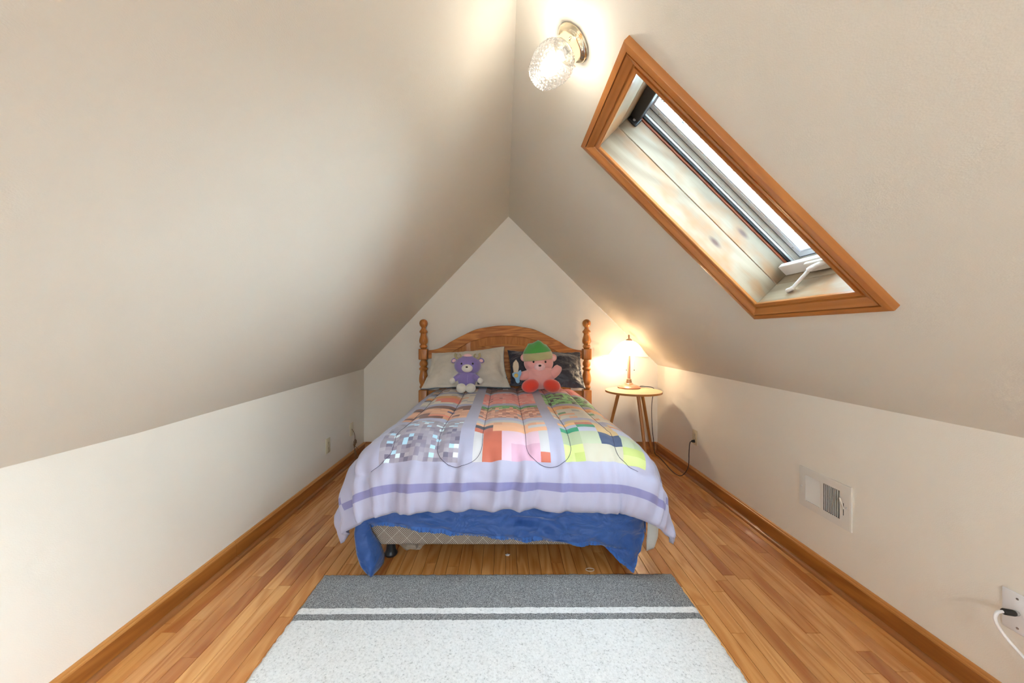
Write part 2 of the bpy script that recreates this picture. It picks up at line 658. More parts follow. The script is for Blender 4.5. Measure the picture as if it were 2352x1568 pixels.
def glass_mat(name, frost=0.0, tint=(0.93, 0.97, 0.98)):
    t = NT(name)
    tr = t.add('ShaderNodeBsdfTransparent')
    tr.inputs[0].default_value = (tint[0], tint[1], tint[2], 1)
    gl = t.add('ShaderNodeBsdfGlossy')
    gl.inputs['Roughness'].default_value = 0.05
    fr = t.add('ShaderNodeFresnel')
    fr.inputs[0].default_value = 1.45
    mx = t.add('ShaderNodeMixShader')
    t.link(fr.outputs[0], mx.inputs[0])
    t.link(tr.outputs[0], mx.inputs[1])
    t.link(gl.outputs[0], mx.inputs[2])
    last = mx.outputs[0]
    if frost:
        tl = t.add('ShaderNodeBsdfTranslucent')
        tl.inputs[0].default_value = (tint[0] * .45, tint[1] * .5, tint[2] * .5, 1)
        n = t.noise(t.coord((1, 1, 1)), 55, 4, 0.7)
        f = t.math('MULTIPLY', t.ramp(n, [(0.46, 0.0), (0.6, 1.0)]), frost)
        m2 = t.add('ShaderNodeMixShader')
        t.link(f, m2.inputs[0])
        t.link(last, m2.inputs[1])
        t.link(tl.outputs[0], m2.inputs[2])
        last = m2.outputs[0]
    t.link(last, t.out.inputs['Surface'])
    MATS[name] = t.m
    return t.m


M_GLASS = glass_mat('window_glass')
M_FROST = glass_mat('skylight_glass', 0.5, (0.84, 0.90, 0.92))

def adopt(child, parent):
    child.parent = parent
    child.matrix_parent_inverse = Matrix.Translation(-parent.location)
    return child


# floor boards
ROWW = (XR - XL) / 50
mesh_cache = {}
count = 0
for r in range(50):
    xa = XL + r * ROWW
    yc = YF
    cut = random.uniform(0.25, 1.0)
    while yc < YB - 0.01:
        yn = cut
        if YB - yn < 0.25:
            yn = YB
        L = yn - yc
        bm = bmesh.new()
        g = 0.0007
        box_bm(bm, -ROWW / 2 + g, ROWW / 2 - g, -L / 2 + g, L / 2 - g, -0.015, 0, 0.0007)
        o = bm_obj('floor_board', bm, M_FLOOR, None)
        o.location = (xa + ROWW / 2, yc + L / 2, random.uniform(-0.0004, 0))
        o.parent = floor
        yc = yn
        cut = yc + random.uniform(0.5, 1.25)
        count += 1

# baseboards: board + rounded cap + shoe moulding
def extrude(name, prof, axis, a, b, place, mat, parent):
    """2-D profile (out, up) swept along a straight line; place(t, out, up) -> point"""
    n = len(prof)
    vs = [place(a, p[0], p[1]) for p in prof] + [place(b, p[0], p[1]) for p in prof]
    fs = [(i, (i + 1) % n, n + (i + 1) % n, n + i) for i in range(n)] + [tuple(range(n)), tuple(range(2 * n - 1, n - 1, -1))]
    o = mesh_obj(name, vs, fs, mat)
    c = sum((Vector(v) for v in vs), Vector()) / len(vs)
    for v in o.data.vertices:
        v.co -= c
    o.location = c
    adopt(o, parent)
    smooth_by_angle(o, 40)
    return o


P_BOARD = [(0, 0), (0.014, 0), (0.014, 0.072), (0.012, 0.075), (0, 0.075)]
P_CAP = [(0, 0.0752)] + [(0.0125, 0.0752), (0.0135, 0.078), (0.0125, 0.082), (0.009, 0.0845), (0.009, 0.087), (0.0075, 0.091), (0.004, 0.093), (0, 0.093)]
P_SHOE = [(0.0143, 0)] + [(0.0143 + 0.017 * math.cos(a), 0.017 * math.sin(a)) for a in [i * PI / 2 / 6 for i in range(7)]]


def baseboard(name, label, place, segs, matb, mats):
    e = bpy.data.objects.new(name, None)
    COL.objects.link(e)
    e.location = place(segs[0][0], 0, 0)
    tag(e, label, None, None, 'structure')
    for a, b in segs:
        extrude('base_board', P_BOARD, None, a, b, place, matb, e)
        extrude('cap_moulding', P_CAP, None, a, b, place, matb if matb is M_BASEX else M_CAP, e)
        extrude('shoe_moulding', P_SHOE, None, a, b, place, mats, e)
    return e


baseboard('baseboard_left', 'oak baseboard along the left knee wall', lambda t, o, u: (XL + o, t, u), [(YF, 1.9), (1.901, YB)], M_BASE, M_SHOE)
baseboard('baseboard_right', 'oak baseboard along the right knee wall under the air vent', lambda t, o, u: (XR - o, t, u), [(YF, 2.91), (2.911, YB)], M_BASE, M_SHOE)
baseboard('baseboard_back', 'oak baseboard along the wall behind the headboard', lambda t, o, u: (t, YB - o, u), [(XL + .0145, XR - .0145)], M_BASEX, M_BASEX)

# ------------------------------------------------------------------ skylight (window_1)
sky = bpy.data.objects.new('window_1', None)
COL.objects.link(sky)
sky.location = slope((SKY_S0 + SKY_S1) / 2, (SKY_Y0 + SKY_Y1) / 2, 0)
sky.rotation_euler = (0, PI / 4, 0)
tag(sky, 'wood-cased skylight with crank set in the right ceiling slope', None, None, 'structure')
SKYM = Matrix(((RC, 0, RS, 0), (0, 1, 0, 0), (-RS, 0, RC, 0), (0, 0, 0, 1)))
SKY0 = slope((SKY_S0 + SKY_S1) / 2, (SKY_Y0 + SKY_Y1) / 2, 0)
SKYM = Matrix.Translation(SKY0) @ SKYM
sky.matrix_world = SKYM
sky.location = SKY0
SL, SW = (SKY_S1 - SKY_S0) / 2, (SKY_Y1 - SKY_Y0) / 2     # half length (x local, down slope), half width (y local)


def sk(o, parent=None):
    o.parent = parent or sky
    return o


def skbox(name, x0, x1, y0, y1, t0, t1, mat, bevel=0.002, parent=None, seg=1):
    cx, cy, ct = (x0 + x1) / 2, (y0 + y1) / 2, (t0 + t1) / 2
    bm = bmesh.new()
    box_bm(bm, x0 - cx, x1 - cx, y0 - cy, y1 - cy, t0 - ct, t1 - ct, bevel, seg)
    o = bm_obj(name, bm, mat)
    o.location = (cx, cy, ct)
    return sk(o, parent)


CASE_P = [(-0.004, 0.0), (-0.004, -0.009), (-0.001, -0.0115), (0.010, -0.0115), (0.0115, -0.006), (0.015, -0.006), (0.018, -0.012), (0.026, -0.0145), (0.034, -0.0185), (0.039, -0.0225), (0.043, -0.0235), (0.0440, -0.0165), (0.0475, -0.0165), (0.0485, -0.0240), (0.060, -0.0245), (0.068, -0.023), (0.069, -0.020), (0.069, 0.0)]
corners = [(-SL, -SW), (SL, -SW), (SL, SW), (-SL, SW)]
signs = [(-1, -1), (1, -1), (1, 1), (-1, 1)]
for k in range(4):
    c0, c1, s0, s1 = corners[k], corners[(k + 1) % 4], signs[k], signs[(k + 1) % 4]
    n = len(CASE_P)
    vs = [(c0[0] + s0[0] * w, c0[1] + s0[1] * w, h) for w, h in CASE_P] + [(c1[0] + s1[0] * w, c1[1] + s1[1] * w, h) for w, h in CASE_P]
    fs = [(i, i + 1, n + i + 1, n + i) for i in range(n - 1)] + [(n - 1, 0, n, 2 * n - 1), tuple(range(n)), tuple(range(2 * n - 1, n - 1, -1))]
    o = mesh_obj('casing_board', vs, fs, M_CASE_S if k % 2 == 0 else M_CASE_Y)
    smooth_by_angle(o, 28)
    sk(o)
J = 0.017
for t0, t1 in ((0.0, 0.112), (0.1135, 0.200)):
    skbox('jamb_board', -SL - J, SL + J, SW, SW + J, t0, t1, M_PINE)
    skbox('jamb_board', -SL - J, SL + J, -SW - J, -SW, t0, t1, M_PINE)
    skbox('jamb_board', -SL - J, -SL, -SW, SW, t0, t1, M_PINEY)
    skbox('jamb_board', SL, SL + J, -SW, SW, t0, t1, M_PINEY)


def ring(name, inset0, width, t0, t1, mat, bevel=0.001):
    bm = bmesh.new()
    a, b = SL - inset0, SW - inset0
    o_, i_ = [(-a, -b), (a, -b), (a, b), (-a, b)], [(-a + width, -b + width), (a - width, -b + width), (a - width, b - width), (-a + width, b - width)]
    V = [[bm.verts.new((x, y, t)) for x, y in ring_] for ring_, t in ((o_, t0), (i_, t0), (i_, t1), (o_, t1))]
    for q in range(4):
        for k in range(4):
            k2 = (k + 1) % 4
            bm.faces.new((V[q][k], V[q][k2], V[(q + 1) % 4][k2], V[(q + 1) % 4][k]))
    o = bm_obj(name, bm, mat)
    return sk(o)


M_SCREEN = fabric('beige_screen_mesh', (0.50, 0.46, 0.40), 0.8, 0.6, 420, 0.0)
M_SEAL = plain('blue_black_seal', (0.03, 0.055, 0.11), 0.45)
M_ALU = plain('white_aluminium', (0.72, 0.75, 0.80), 0.3, 0.2)
ring('trim_strip', -0.012, 0.016, 0.2005, 0.208, M_REDWOOD)
ring('black_frame', -0.010, 0.020, 0.2085, 0.226, M_BLACK)
ring('silver_bead', 0.0102, 0.0025, 0.218, 0.2265, M_ALU)
ring('screen_channel', 0.0128, 0.004, 0.227, 0.2495, M_SCREEN)
ring('outer_curb', -0.012, 0.0240, 0.227, 0.29, M_BLACK)
ring('seal', 0.0125, 0.007, 0.250, 0.2535, M_SEAL)
ring('sash', 0.0196, 0.020, 0.250, 0.264, M_ALU)
ring('sash_bead', 0.0398, 0.006, 0.253, 0.2625, M_ALU)
skbox('pane', -SL + .043, SL - .043, -SW + .043, SW - .043, 0.263, 0.267, M_FROST, 0)
skbox('top_cover', -SL, -SL + 0.045, -SW + .004, SW - .004, 0.176, 0.2195, M_BLACK, 0.004, None, 2)
br = skbox('hinge_bracket', -SL + 0.002, -SL + 0.052, SW - 0.0095, SW - 0.0005, 0.158, 0.20, M_BLACK, 0.006, None, 2)
vs, fs = lathe([(0.0001, 0.004), (0.003, 0.004), (0.0065, 0.0025), (0.007, 0.0)], 14)
o = mesh_obj('screw', vs, fs, M_STEEL, br, True)
o.rotation_euler = (PI / 2, 0, 0)
o.location = (0.0, -0.0047, -0.004)
for px in (-SL + 0.085, -SL + 0.13, SL - 0.07):
    o = mesh_obj('screw', vs, fs, M_STEEL)
    o.location = (px, SW - 0.029, 0.2496)
    o.rotation_euler = (PI, 0, 0)
    o.scale = (0.6, 0.6, 0.6)
    sk(o)
# crank operator on the lower jamb
op = skbox('crank_housing', SL - 0.050, SL - 0.001, -0.12, SW - 0.012, 0.158, 0.182, M_WHITEP, 0.004, None, 2)
skbox('crank_gearbox', SL - 0.046, SL - 0.004, -0.05, 0.075, 0.143, 0.1575, M_VENT, 0.004, None, 2)
o = tube_obj('crank_arm', [(SL - .03, -0.04, .172), (SL - .035, .01, .135), (SL - .038, 0.022, .118), (SL - .036, 0.030, .112)], 0.0085, M_WHITEP, None, 10)
sk(o)
o = tube_obj('crank_handle', [(SL - .036, 0.026, .114), (SL - .018, 0.058, .062), (SL - 0.014, 0.066, .052), (SL - .010, 0.075, .049), (SL - .006, 0.098, .049)], [0.0065] * 13 + [0.0085] * 12, M_WHITEP, None, 10)
sk(o)
o = skbox('latch_clip', SL - 0.082, SL - 0.052, 0.05, 0.095, 0.222, 0.240, M_BLACK, 0.003)

# added window, brings fill daylight from behind the camera (fill_window)
w3 = bpy.data.objects.new('fill_window', None)
COL.objects.link(w3)
w3.location = (0.04, YF, GW[2])
tag(w3, 'added white framed window for fill daylight in the gable wall behind the viewer', None, None, 'structure')
for a in ((GW[0], GW[1], GW[2], GW[2] + .04), (GW[0], GW[1], GW[3] - .04, GW[3]), (GW[0], GW[0] + .04, GW[2] + .04, GW[3] - .04), (GW[1] - .04, GW[1], GW[2] + .04, GW[3] - .04), (GW[0] + .04, GW[1] - .04, 1.435, 1.465)):
    adopt(box('frame_bar', a[0], a[1], YF - .055, YF - .01, a[2], a[3], M_WHITEP, None, 0.004), w3)
adopt(box('pane', GW[0] + .04, GW[1] - .04, YF - .036, YF - .032, GW[2] + .04, 1.435, M_GLASS), w3)
adopt(box('pane', GW[0] + .04, GW[1] - .04, YF - .036, YF - .032, 1.465, GW[3] - .04, M_GLASS), w3)

# added skylight out of view behind the camera, brightens the room (fill_skylight)
w2 = bpy.data.objects.new('fill_skylight', None)
COL.objects.link(w2)
C2 = slope((SK2[0] + SK2[1]) / 2, (SK2[2] + SK2[3]) / 2, 0)
w2.matrix_world = Matrix.Translation(C2) @ Matrix(((RC, 0, RS, 0), (0, 1, 0, 0), (-RS, 0, RC, 0), (0, 0, 0, 1)))
w2.location = C2
tag(w2, 'added wide skylight for fill daylight in the right ceiling slope behind the viewer', None, None, 'structure')
h1, h2 = (SK2[1] - SK2[0]) / 2, (SK2[3] - SK2[2]) / 2
for nm, a, t0, t1, mt_ in (('casing_board', (-h1 - .06, -h1, -h2 - .06, h2 + .06), -.02, 0, M_CASE_Y), ('casing_board', (h1, h1 + .06, -h2 - .06, h2 + .06), -.02, 0, M_CASE_Y),
                           ('casing_board', (-h1, h1, -h2 - .06, -h2), -.02, 0, M_CASE_S), ('casing_board', (-h1, h1, h2, h2 + .06), -.02, 0, M_CASE_S),
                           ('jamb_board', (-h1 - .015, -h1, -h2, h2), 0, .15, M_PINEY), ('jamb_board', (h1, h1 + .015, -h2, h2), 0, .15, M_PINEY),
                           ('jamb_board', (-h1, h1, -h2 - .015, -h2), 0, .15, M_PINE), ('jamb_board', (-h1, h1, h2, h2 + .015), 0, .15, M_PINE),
                           ('glazing_bar', (-h1, h1, -.025, .025), .12, .15, M_BLACK), ('pane', (-h1, h1, -h2, h2), .151, .155, M_GLASS)):
    skbox(nm, a[0], a[1], a[2], a[3], t0, t1, mt_, 0.0 if nm == 'pane' else 0.002, w2)

# ------------------------------------------------------------------ ceiling lamp
LD = 1.2417
base_p = slope((0.228 - XT) / RC, LD, 0)
NIN = Vector((-RS, 0, -RC))
rot_in = Vector((0, 0, 1)).rotation_difference(NIN).to_matrix().to_4x4()
cl = empty('ceiling_lamp', base_p, 'brass ceiling lamp with bumpy clear glass globe beside the ridge', 'lamp')
cl.rotation_euler = rot_in.to_euler()
vs, fs = lathe([(0.062, 0.0), (0.0645, 0.002), (0.0645, 0.005), (0.062, 0.007), (0.0615, 0.0085), (0.060, 0.0105), (0.056, 0.013), (0.051, 0.0145), (0.048, 0.016), (0.047, 0.020), (0.047, 0.044), (0.0455, 0.045), (0.044, 0.040), (0.0001, 0.040)], 48)
o = mesh_obj('brass_pan', vs, fs, M_BRASS, cl, True)
smooth_by_angle(o, 50)
for k in range(3):
    a = math.radians(25 + 120 * k)
    d = Vector((math.cos(a), math.sin(a), 0))
    o = tube_obj('thumb_screw', [d * 0.0475 + Vector((0, 0, .034)), d * 0.054 + Vector((0, 0, .034)), d * 0.0545 + Vector((0, 0, .034)), d * 0.058 + Vector((0, 0, .034))], [0.0015, 0.0015, 0.0042, 0.0035], M_BRASS, cl, 10, 1, False)


def globe_mat():
    t = NT('bumpy_clear_glass')
    tr = t.add('ShaderNodeBsdfTransparent')
    tr.inputs[0].default_value = (1, 1, 1, 1)
    tl = t.add('ShaderNodeBsdfTranslucent')
    tl.inputs[0].default_value = (1, 1, 1, 1)
    gl = t.add('ShaderNodeBsdfGlossy')
    gl.inputs['Roughness'].default_value = 0.08
    m1 = t.add('ShaderNodeMixShader')
    m1.inputs[0].default_value = 0.03
    t.link(tr.outputs[0], m1.inputs[1])
    t.link(tl.outputs[0], m1.inputs[2])
    lw = t.add('ShaderNodeLayerWeight')
    lw.inputs[0].default_value = 0.35
    t.link(t.ramp(lw.outputs['Facing'], [(0.05, 1.0), (0.30, 0.55), (0.6, 0.92), (1.0, 0.5)]), tr.inputs[0])
    m2 = t.add('ShaderNodeMixShader')
    t.link(t.math('MULTIPLY', lw.outputs['Facing'], 0.55), m2.inputs[0])
    t.link(m1.outputs[0], m2.inputs[1])
    t.link(gl.outputs[0], m2.inputs[2])
    t.link(m2.outputs[0], t.out.inputs['Surface'])
    return t.m


GP = [(0.042, 0.030), (0.044, 0.036), (0.044, 0.046), (0.050, 0.053), (0.059, 0.064), (0.0645, 0.080), (0.066, 0.096), (0.0635, 0.114), (0.058, 0.132), (0.050, 0.150), (0.042, 0.163), (0.033, 0.171), (0.018, 0.176), (0.0005, 0.177)]
fine = []
for i in range(len(GP) - 1):
    for k in range(5):
        t_ = k / 5
        fine.append((GP[i][0] * (1 - t_) + GP[i + 1][0] * t_, GP[i][1] * (1 - t_) + GP[i + 1][1] * t_))
fine.append(GP[-1])
vs, fs = lathe(fine, 80, False)
vv = []
for v in vs:
    p = Vector(v)
    rad = Vector((p.x, p.y, 0))
    if p.z > 0.05 and rad.length > 0.004:
        a = math.atan2(p.y, p.x)
        row = p.z / 0.0105
        b = abs(math.sin(a * 13 + (PI / 2 if int(row) % 2 else 0))) * abs(math.sin(row * PI))
        n_ = (rad.normalized() * 0.8 + Vector((0, 0, 0.6 if p.z > .15 else 0.0))).normalized()
        p = p + n_ * (0.0060 * b - 0.002 + 0.0012 * noise.noise(p * 160))
    vv.append(p)
M_GLOBE = globe_mat()
mesh_obj('glass_globe', vv, fs, M_GLOBE, cl, True)
vs, fs = lathe([(0.012, 0.041), (0.014, 0.060), (0.013, 0.066)], 16)
mesh_obj('socket', vs, fs, M_WHITEP, cl, True)
vs, fs = ellipsoid((0, 0, 0.108), (0.028, 0.028, 0.036), 18, 10)
weld(mesh_obj('bulb', vs, fs, emitter('ceiling_bulb_glow', (1.0, 0.90, 0.76), CEIL_BULB), cl, True))

# ------------------------------------------------------------------ bed: headboard
HY = 3.575
HX0, HX1 = -0.761, 0.778
HC = (HX0 + HX1) / 2
hb = empty('headboard', (HC, HY, 0), 'honey oak headboard with arched top and turned ball posts', 'headboard')
zz = lambda y: 1.3275 - y * 0.0005249
UP = [(100, 0.001), (105, .014), (118, .026), (140, .0355), (178, .0394), (215, .0345), (235, .026), (250, .0195), (268, .0195), (290, .026), (312, .036), (325, .038), (340, .036), (352, .0285), (362, .0265), (385, .0275), (430, .0345), (470, .0400), (490, .041), (510, .040), (535, .0345), (550, .027), (556, .026), (566, .032), (590, .0368), (612, .033), (620, .027), (634, .026)]
LP = [(822, .026), (838, .0235), (855, .029), (880, .0365), (905, .038), (930, .0355), (950, .028), (960, .0275), (970, .036), (990, .042), (1008, .038), (1020, .0315), (1034, .030), (1060, .0325), (1110, .0385), (1160, .0415), (1190, .042), (1220, .0405), (1255, .034), (1280, .0285), (1290, .031), (1310, .0378), (1335, .035), (1350, .029), (1370, .028)]
for px in (HX0, HX1):
    post = mesh_obj('post', *lathe([(r, zz(y)) for y, r in UP][::-1], 28), M_HEADZ, None, True)
    post.location = (px, HY, 0)
    adopt(post, hb)
    o = mesh_obj('post_turning', *lathe([(r, zz(y)) for y, r in LP][::-1], 28), M_HEADZ, post, True)
    for name, za, zb in (('post_block', zz(826), zz(630)), ('post_foot', 0.0, zz(1364))):
        bm = bmesh.new()
        box_bm(bm, -.0405, .0405, -.0405, .0405, za, zb, 0.009, 3)
        o = bm_obj(name, bm, M_HEADZ, post)
        smooth_by_angle(o, 40)

ARCH = [(0, 1.2138), (.08, 1.2115), (.153, 1.2016), (.276, 1.177), (.398, 1.122), (.47, 1.085), (.52, 1.0585), (.582, 1.0178), (.643, .9933), (.70, .982), (.729, .981)]


def arch(x, knots):
    """smooth curve through symmetric knots"""
    x = abs(x)
    P = [(-knots[1][0], knots[1][1])] + list(knots) + [(knots[-1][0] * 2 - knots[-2][0], knots[-1][1])]
    for i in range(1, len(P) - 2):
        if x <= P[i + 1][0] + 1e-9:
            p0, p1, p2, p3 = P[i - 1:i + 3]
            t = (x - p1[0]) / (p2[0] - p1[0])
            h = p2[0] - p1[0]
            m1 = (p2[1] - p0[1]) / (p2[0] - p0[0]) * h
            m2 = (p3[1] - p1[1]) / (p3[0] - p1[0]) * h
            return (2 * t ** 3 - 3 * t * t + 1) * p1[1] + (t ** 3 - 2 * t * t + t) * m1 + (-2 * t ** 3 + 3 * t * t) * p2[1] + (t ** 3 - t * t) * m2
    return knots[-1][1]


def slab_between(name, xs, top, bot, y0, y1, mat, bev=0.003):
    """vertical board between two curves"""
    vs, fs = [], []
    for x in xs:
        zt, zb = top(x), bot(x)
        vs += [(x, y0 + bev, zt), (x, y0, zt - bev), (x, y0, zb + bev), (x, y0 + bev, zb), (x, y1, zb), (x, y1, zt)]
    m = 6
    for i in range(len(xs) - 1):
        for q in range(m):
            fs.append((i * m + q, (i + 1) * m + q, (i + 1) * m + (q + 1) % m, i * m + (q + 1) % m))
    fs += [tuple(range(m)), tuple((len(xs) - 1) * m + q for q in range(m - 1, -1, -1))]
    o = mesh_obj(name, vs, fs, mat)
    o.location = (HC, HY, 0)
    adopt(o, hb)
    smooth_by_angle(o, 30)
    return o


def lin(a, b, n):
    return [a + (b - a) * i / n for i in range(n + 1)]


INN = [(0, 1.116), (.17, 1.104), (.30, 1.070), (.345, 1.052), (.46, 0.985), (.60, 0.905), (.73, 0.905)]
slab_between('arched_rail', lin(-.722, .722, 72), lambda x: arch(x, ARCH), lambda x: interp(abs(x), INN), -0.016, 0.016, M_HEAD, 0.004)
slab_between('centre_panel', lin(-.325, .325, 30), lambda x: interp(abs(x), INN) + 0.006, lambda x: 0.60, -0.001, 0.009, M_PANEL, 0.001)
slab_between('raised_field', lin(-.275, .275, 30), lambda x: 1.040 - 0.42 * x * x, lambda x: 0.64, -0.011, -0.0012, M_HEAD, 0.006)
for sgn in (-1, 1):
    slab_between('stile', lin(sgn * .345 - .02, sgn * .345 + .02, 2), lambda x: interp(abs(x), INN) + 0.004, lambda x: 0.60, -0.013, 0.011, M_HEADZ, 0.003)
    xs_ = lin(sgn * .366, sgn * .62, 14)
    slab_between('side_panel', xs_, lambda x: interp(abs(x), INN) + 0.006, lambda x: 0.60, -0.001, 0.009, M_PANEL, 0.001)
slab_between('lower_rail', lin(-.722, .722, 2), lambda x: 0.60, lambda x: 0.46, -0.014, 0.014, M_HEAD, 0.004)

# ------------------------------------------------------------------ bed: metal frame, box spring, mattress
BX0, BX1, BY0, BY1 = -0.645, 0.655, 1.83, 3.53
mf = empty('bed_undercarriage', (0, 1.83, 0), 'low black metal bed base with tapered legs under the box spring', 'bed base')
for xx in (-0.55, 0.56):
    o = box('side_rail', xx - .015, xx + .015, BY0 + .06, BY1, 0.092, 0.108, M_BLACK)
    adopt(o, mf)
for yy_ in (1.947, 3.3):
    o = box('cross_rail', -0.535, 0.545, yy_ - .014, yy_ + .014, 0.088, 0.0915, M_BLACK)
    adopt(o, mf)
    for xx in (-0.582, 0.59):
        vs, fs = lathe([(0.030, 0.0), (0.033, 0.006), (0.033, 0.012), (0.028, 0.018), (0.024, 0.03), (0.020, 0.06), (0.017, 0.09), (0.017, 0.106)], 20)
        o = mesh_obj('leg', vs, fs, M_BLACK, None, True)
        o.location = (xx, yy_, 0.0)
        adopt(o, mf)


def ticking():
    t = NT('dotted_ticking')
    tc = t.add('ShaderNodeTexCoord')
    sp = t.add('ShaderNodeSeparateXYZ')
    t.link(tc.outputs['Object'], sp.inputs[0])
    u = t.math('ADD', sp.outputs[0], sp.outputs[1])
    v = sp.outputs[2]
    p = 0.0105
    a = t.math('DIVIDE', t.math('ADD', u, v), p)
    b = t.math('DIVIDE', t.math('SUBTRACT', u, v), p)
    fa = t.math('SUBTRACT', t.math('FRACT', a), 0.5)
    fb = t.math('SUBTRACT', t.math('FRACT', b), 0.5)
    d = t.math('ADD', t.math('MULTIPLY', fa, fa), t.math('MULTIPLY', fb, fb))
    dot = t.math('LESS_THAN', d, 0.045)
    q = 0.0735
    la = t.math('LESS_THAN', t.math('ABSOLUTE', t.math('SUBTRACT', t.math('FRACT', t.math('DIVIDE', t.math('ADD', u, v), q)), 0.5)), 0.018)
    lb = t.math('LESS_THAN', t.math('ABSOLUTE', t.math('SUBTRACT', t.math('FRACT', t.math('DIVIDE', t.math('SUBTRACT', u, v), q)), 0.5)), 0.018)
    f = t.math('MAXIMUM', dot, t.math('MAXIMUM', la, lb))
    n = t.noise(t.coord(), 9, 2)
    basec = t.ramp(n, [(0.3, (0.20, 0.160, 0.128)), (0.7, (0.25, 0.205, 0.168))])
    t.base(t.mix(t.math('MULTIPLY', f, 0.8), basec, (0.74, 0.71, 0.66)))
    t.bump(t.math('SUBTRACT', 1.0, t.math('MAXIMUM', la, lb)), 0.4, 0.004)
    t.set(Roughness=0.9)
    return t.m


M_TICK = ticking()
bm = bmesh.new()
box_bm(bm, BX0, BX1, BY0, BY1, 0.110, 0.30, 0.018, 4)
bs = bm_obj('box_spring', bm, M_TICK)
smooth_by_angle(bs, 40)
tag(bs, 'beige dotted box spring showing under the blue sheet', 'box spring')
bm = bmesh.new()
box_bm(bm, BX0, BX1, BY0, BY1, 0.302, 0.575, 0.075, 5)
mt = bm_obj('mattress', bm, M_MATT)
smooth_by_angle(mt, 40)
tag(mt, 'white mattress under the pixel print comforter', 'mattress')

# ------------------------------------------------------------------ comforter
Q = 0.0115
NI, NJ = 166, 165
CA, CB, CZ = 0.45, 2.02, 0.636
PRF = [(0.0, 0.0, 0.0), (0.0804, 0.08, 0.008), (0.178, 0.172, 0.043), (0.274, 0.248, 0.102), (0.353, 0.292, 0.168), (0.434, 0.312, 0.247), (0.515, 0.320, 0.327), (0.60, 0.335, 0.411), (0.75, 0.372, 0.556)]
PRF_R = [(d, r) for d, r, h in PRF]
PRF_H = [(d, h) for d, r, h in PRF]


def cat(x, K):
    for i in range(len(K) - 1):
        if x <= K[i + 1][0]:
            p0, p1, p2, p3 = K[max(i - 1, 0)], K[i], K[i + 1], K[min(i + 2, len(K) - 1)]
            h = p2[0] - p1[0]
            t = (x - p1[0]) / h
            m1 = (p2[1] - p0[1]) / (p2[0] - p0[0]) * h
            m2 = (p3[1] - p1[1]) / (p3[0] - p1[0]) * h if p3[0] > p1[0] else 0
            return (2 * t ** 3 - 3 * t * t + 1) * p1[1] + (t ** 3 - 2 * t * t + t) * m1 + (-2 * t ** 3 + 3 * t * t) * p2[1] + (t ** 3 - t * t) * m2
    return K[-1][1]


STITCH = (-0.75, -0.535, -0.322, -0.107, 0.107, 0.322, 0.535, 0.75)
U_PAIR = ((-0.322, -0.107), (0.107, 0.322), (0.535, 0.75), (-0.75, -0.535))
U_END = 0.30     # overhang distance at which the U-shaped stitch lines close


def stitch_dist(s, d):
    """distance from sheet point to the nearest quilting line (d = overhang past the flat top, negative on top)"""
    rr = 0.107
    best = 9.0
    for a, b in U_PAIR:
        c = (a + b) / 2
        yc = U_END - rr
        if d <= yc:
            best = min(best, abs(s - a), abs(s - b))
        else:
            best = min(best, abs(math.hypot(s - c, d - yc) - rr))
    return best


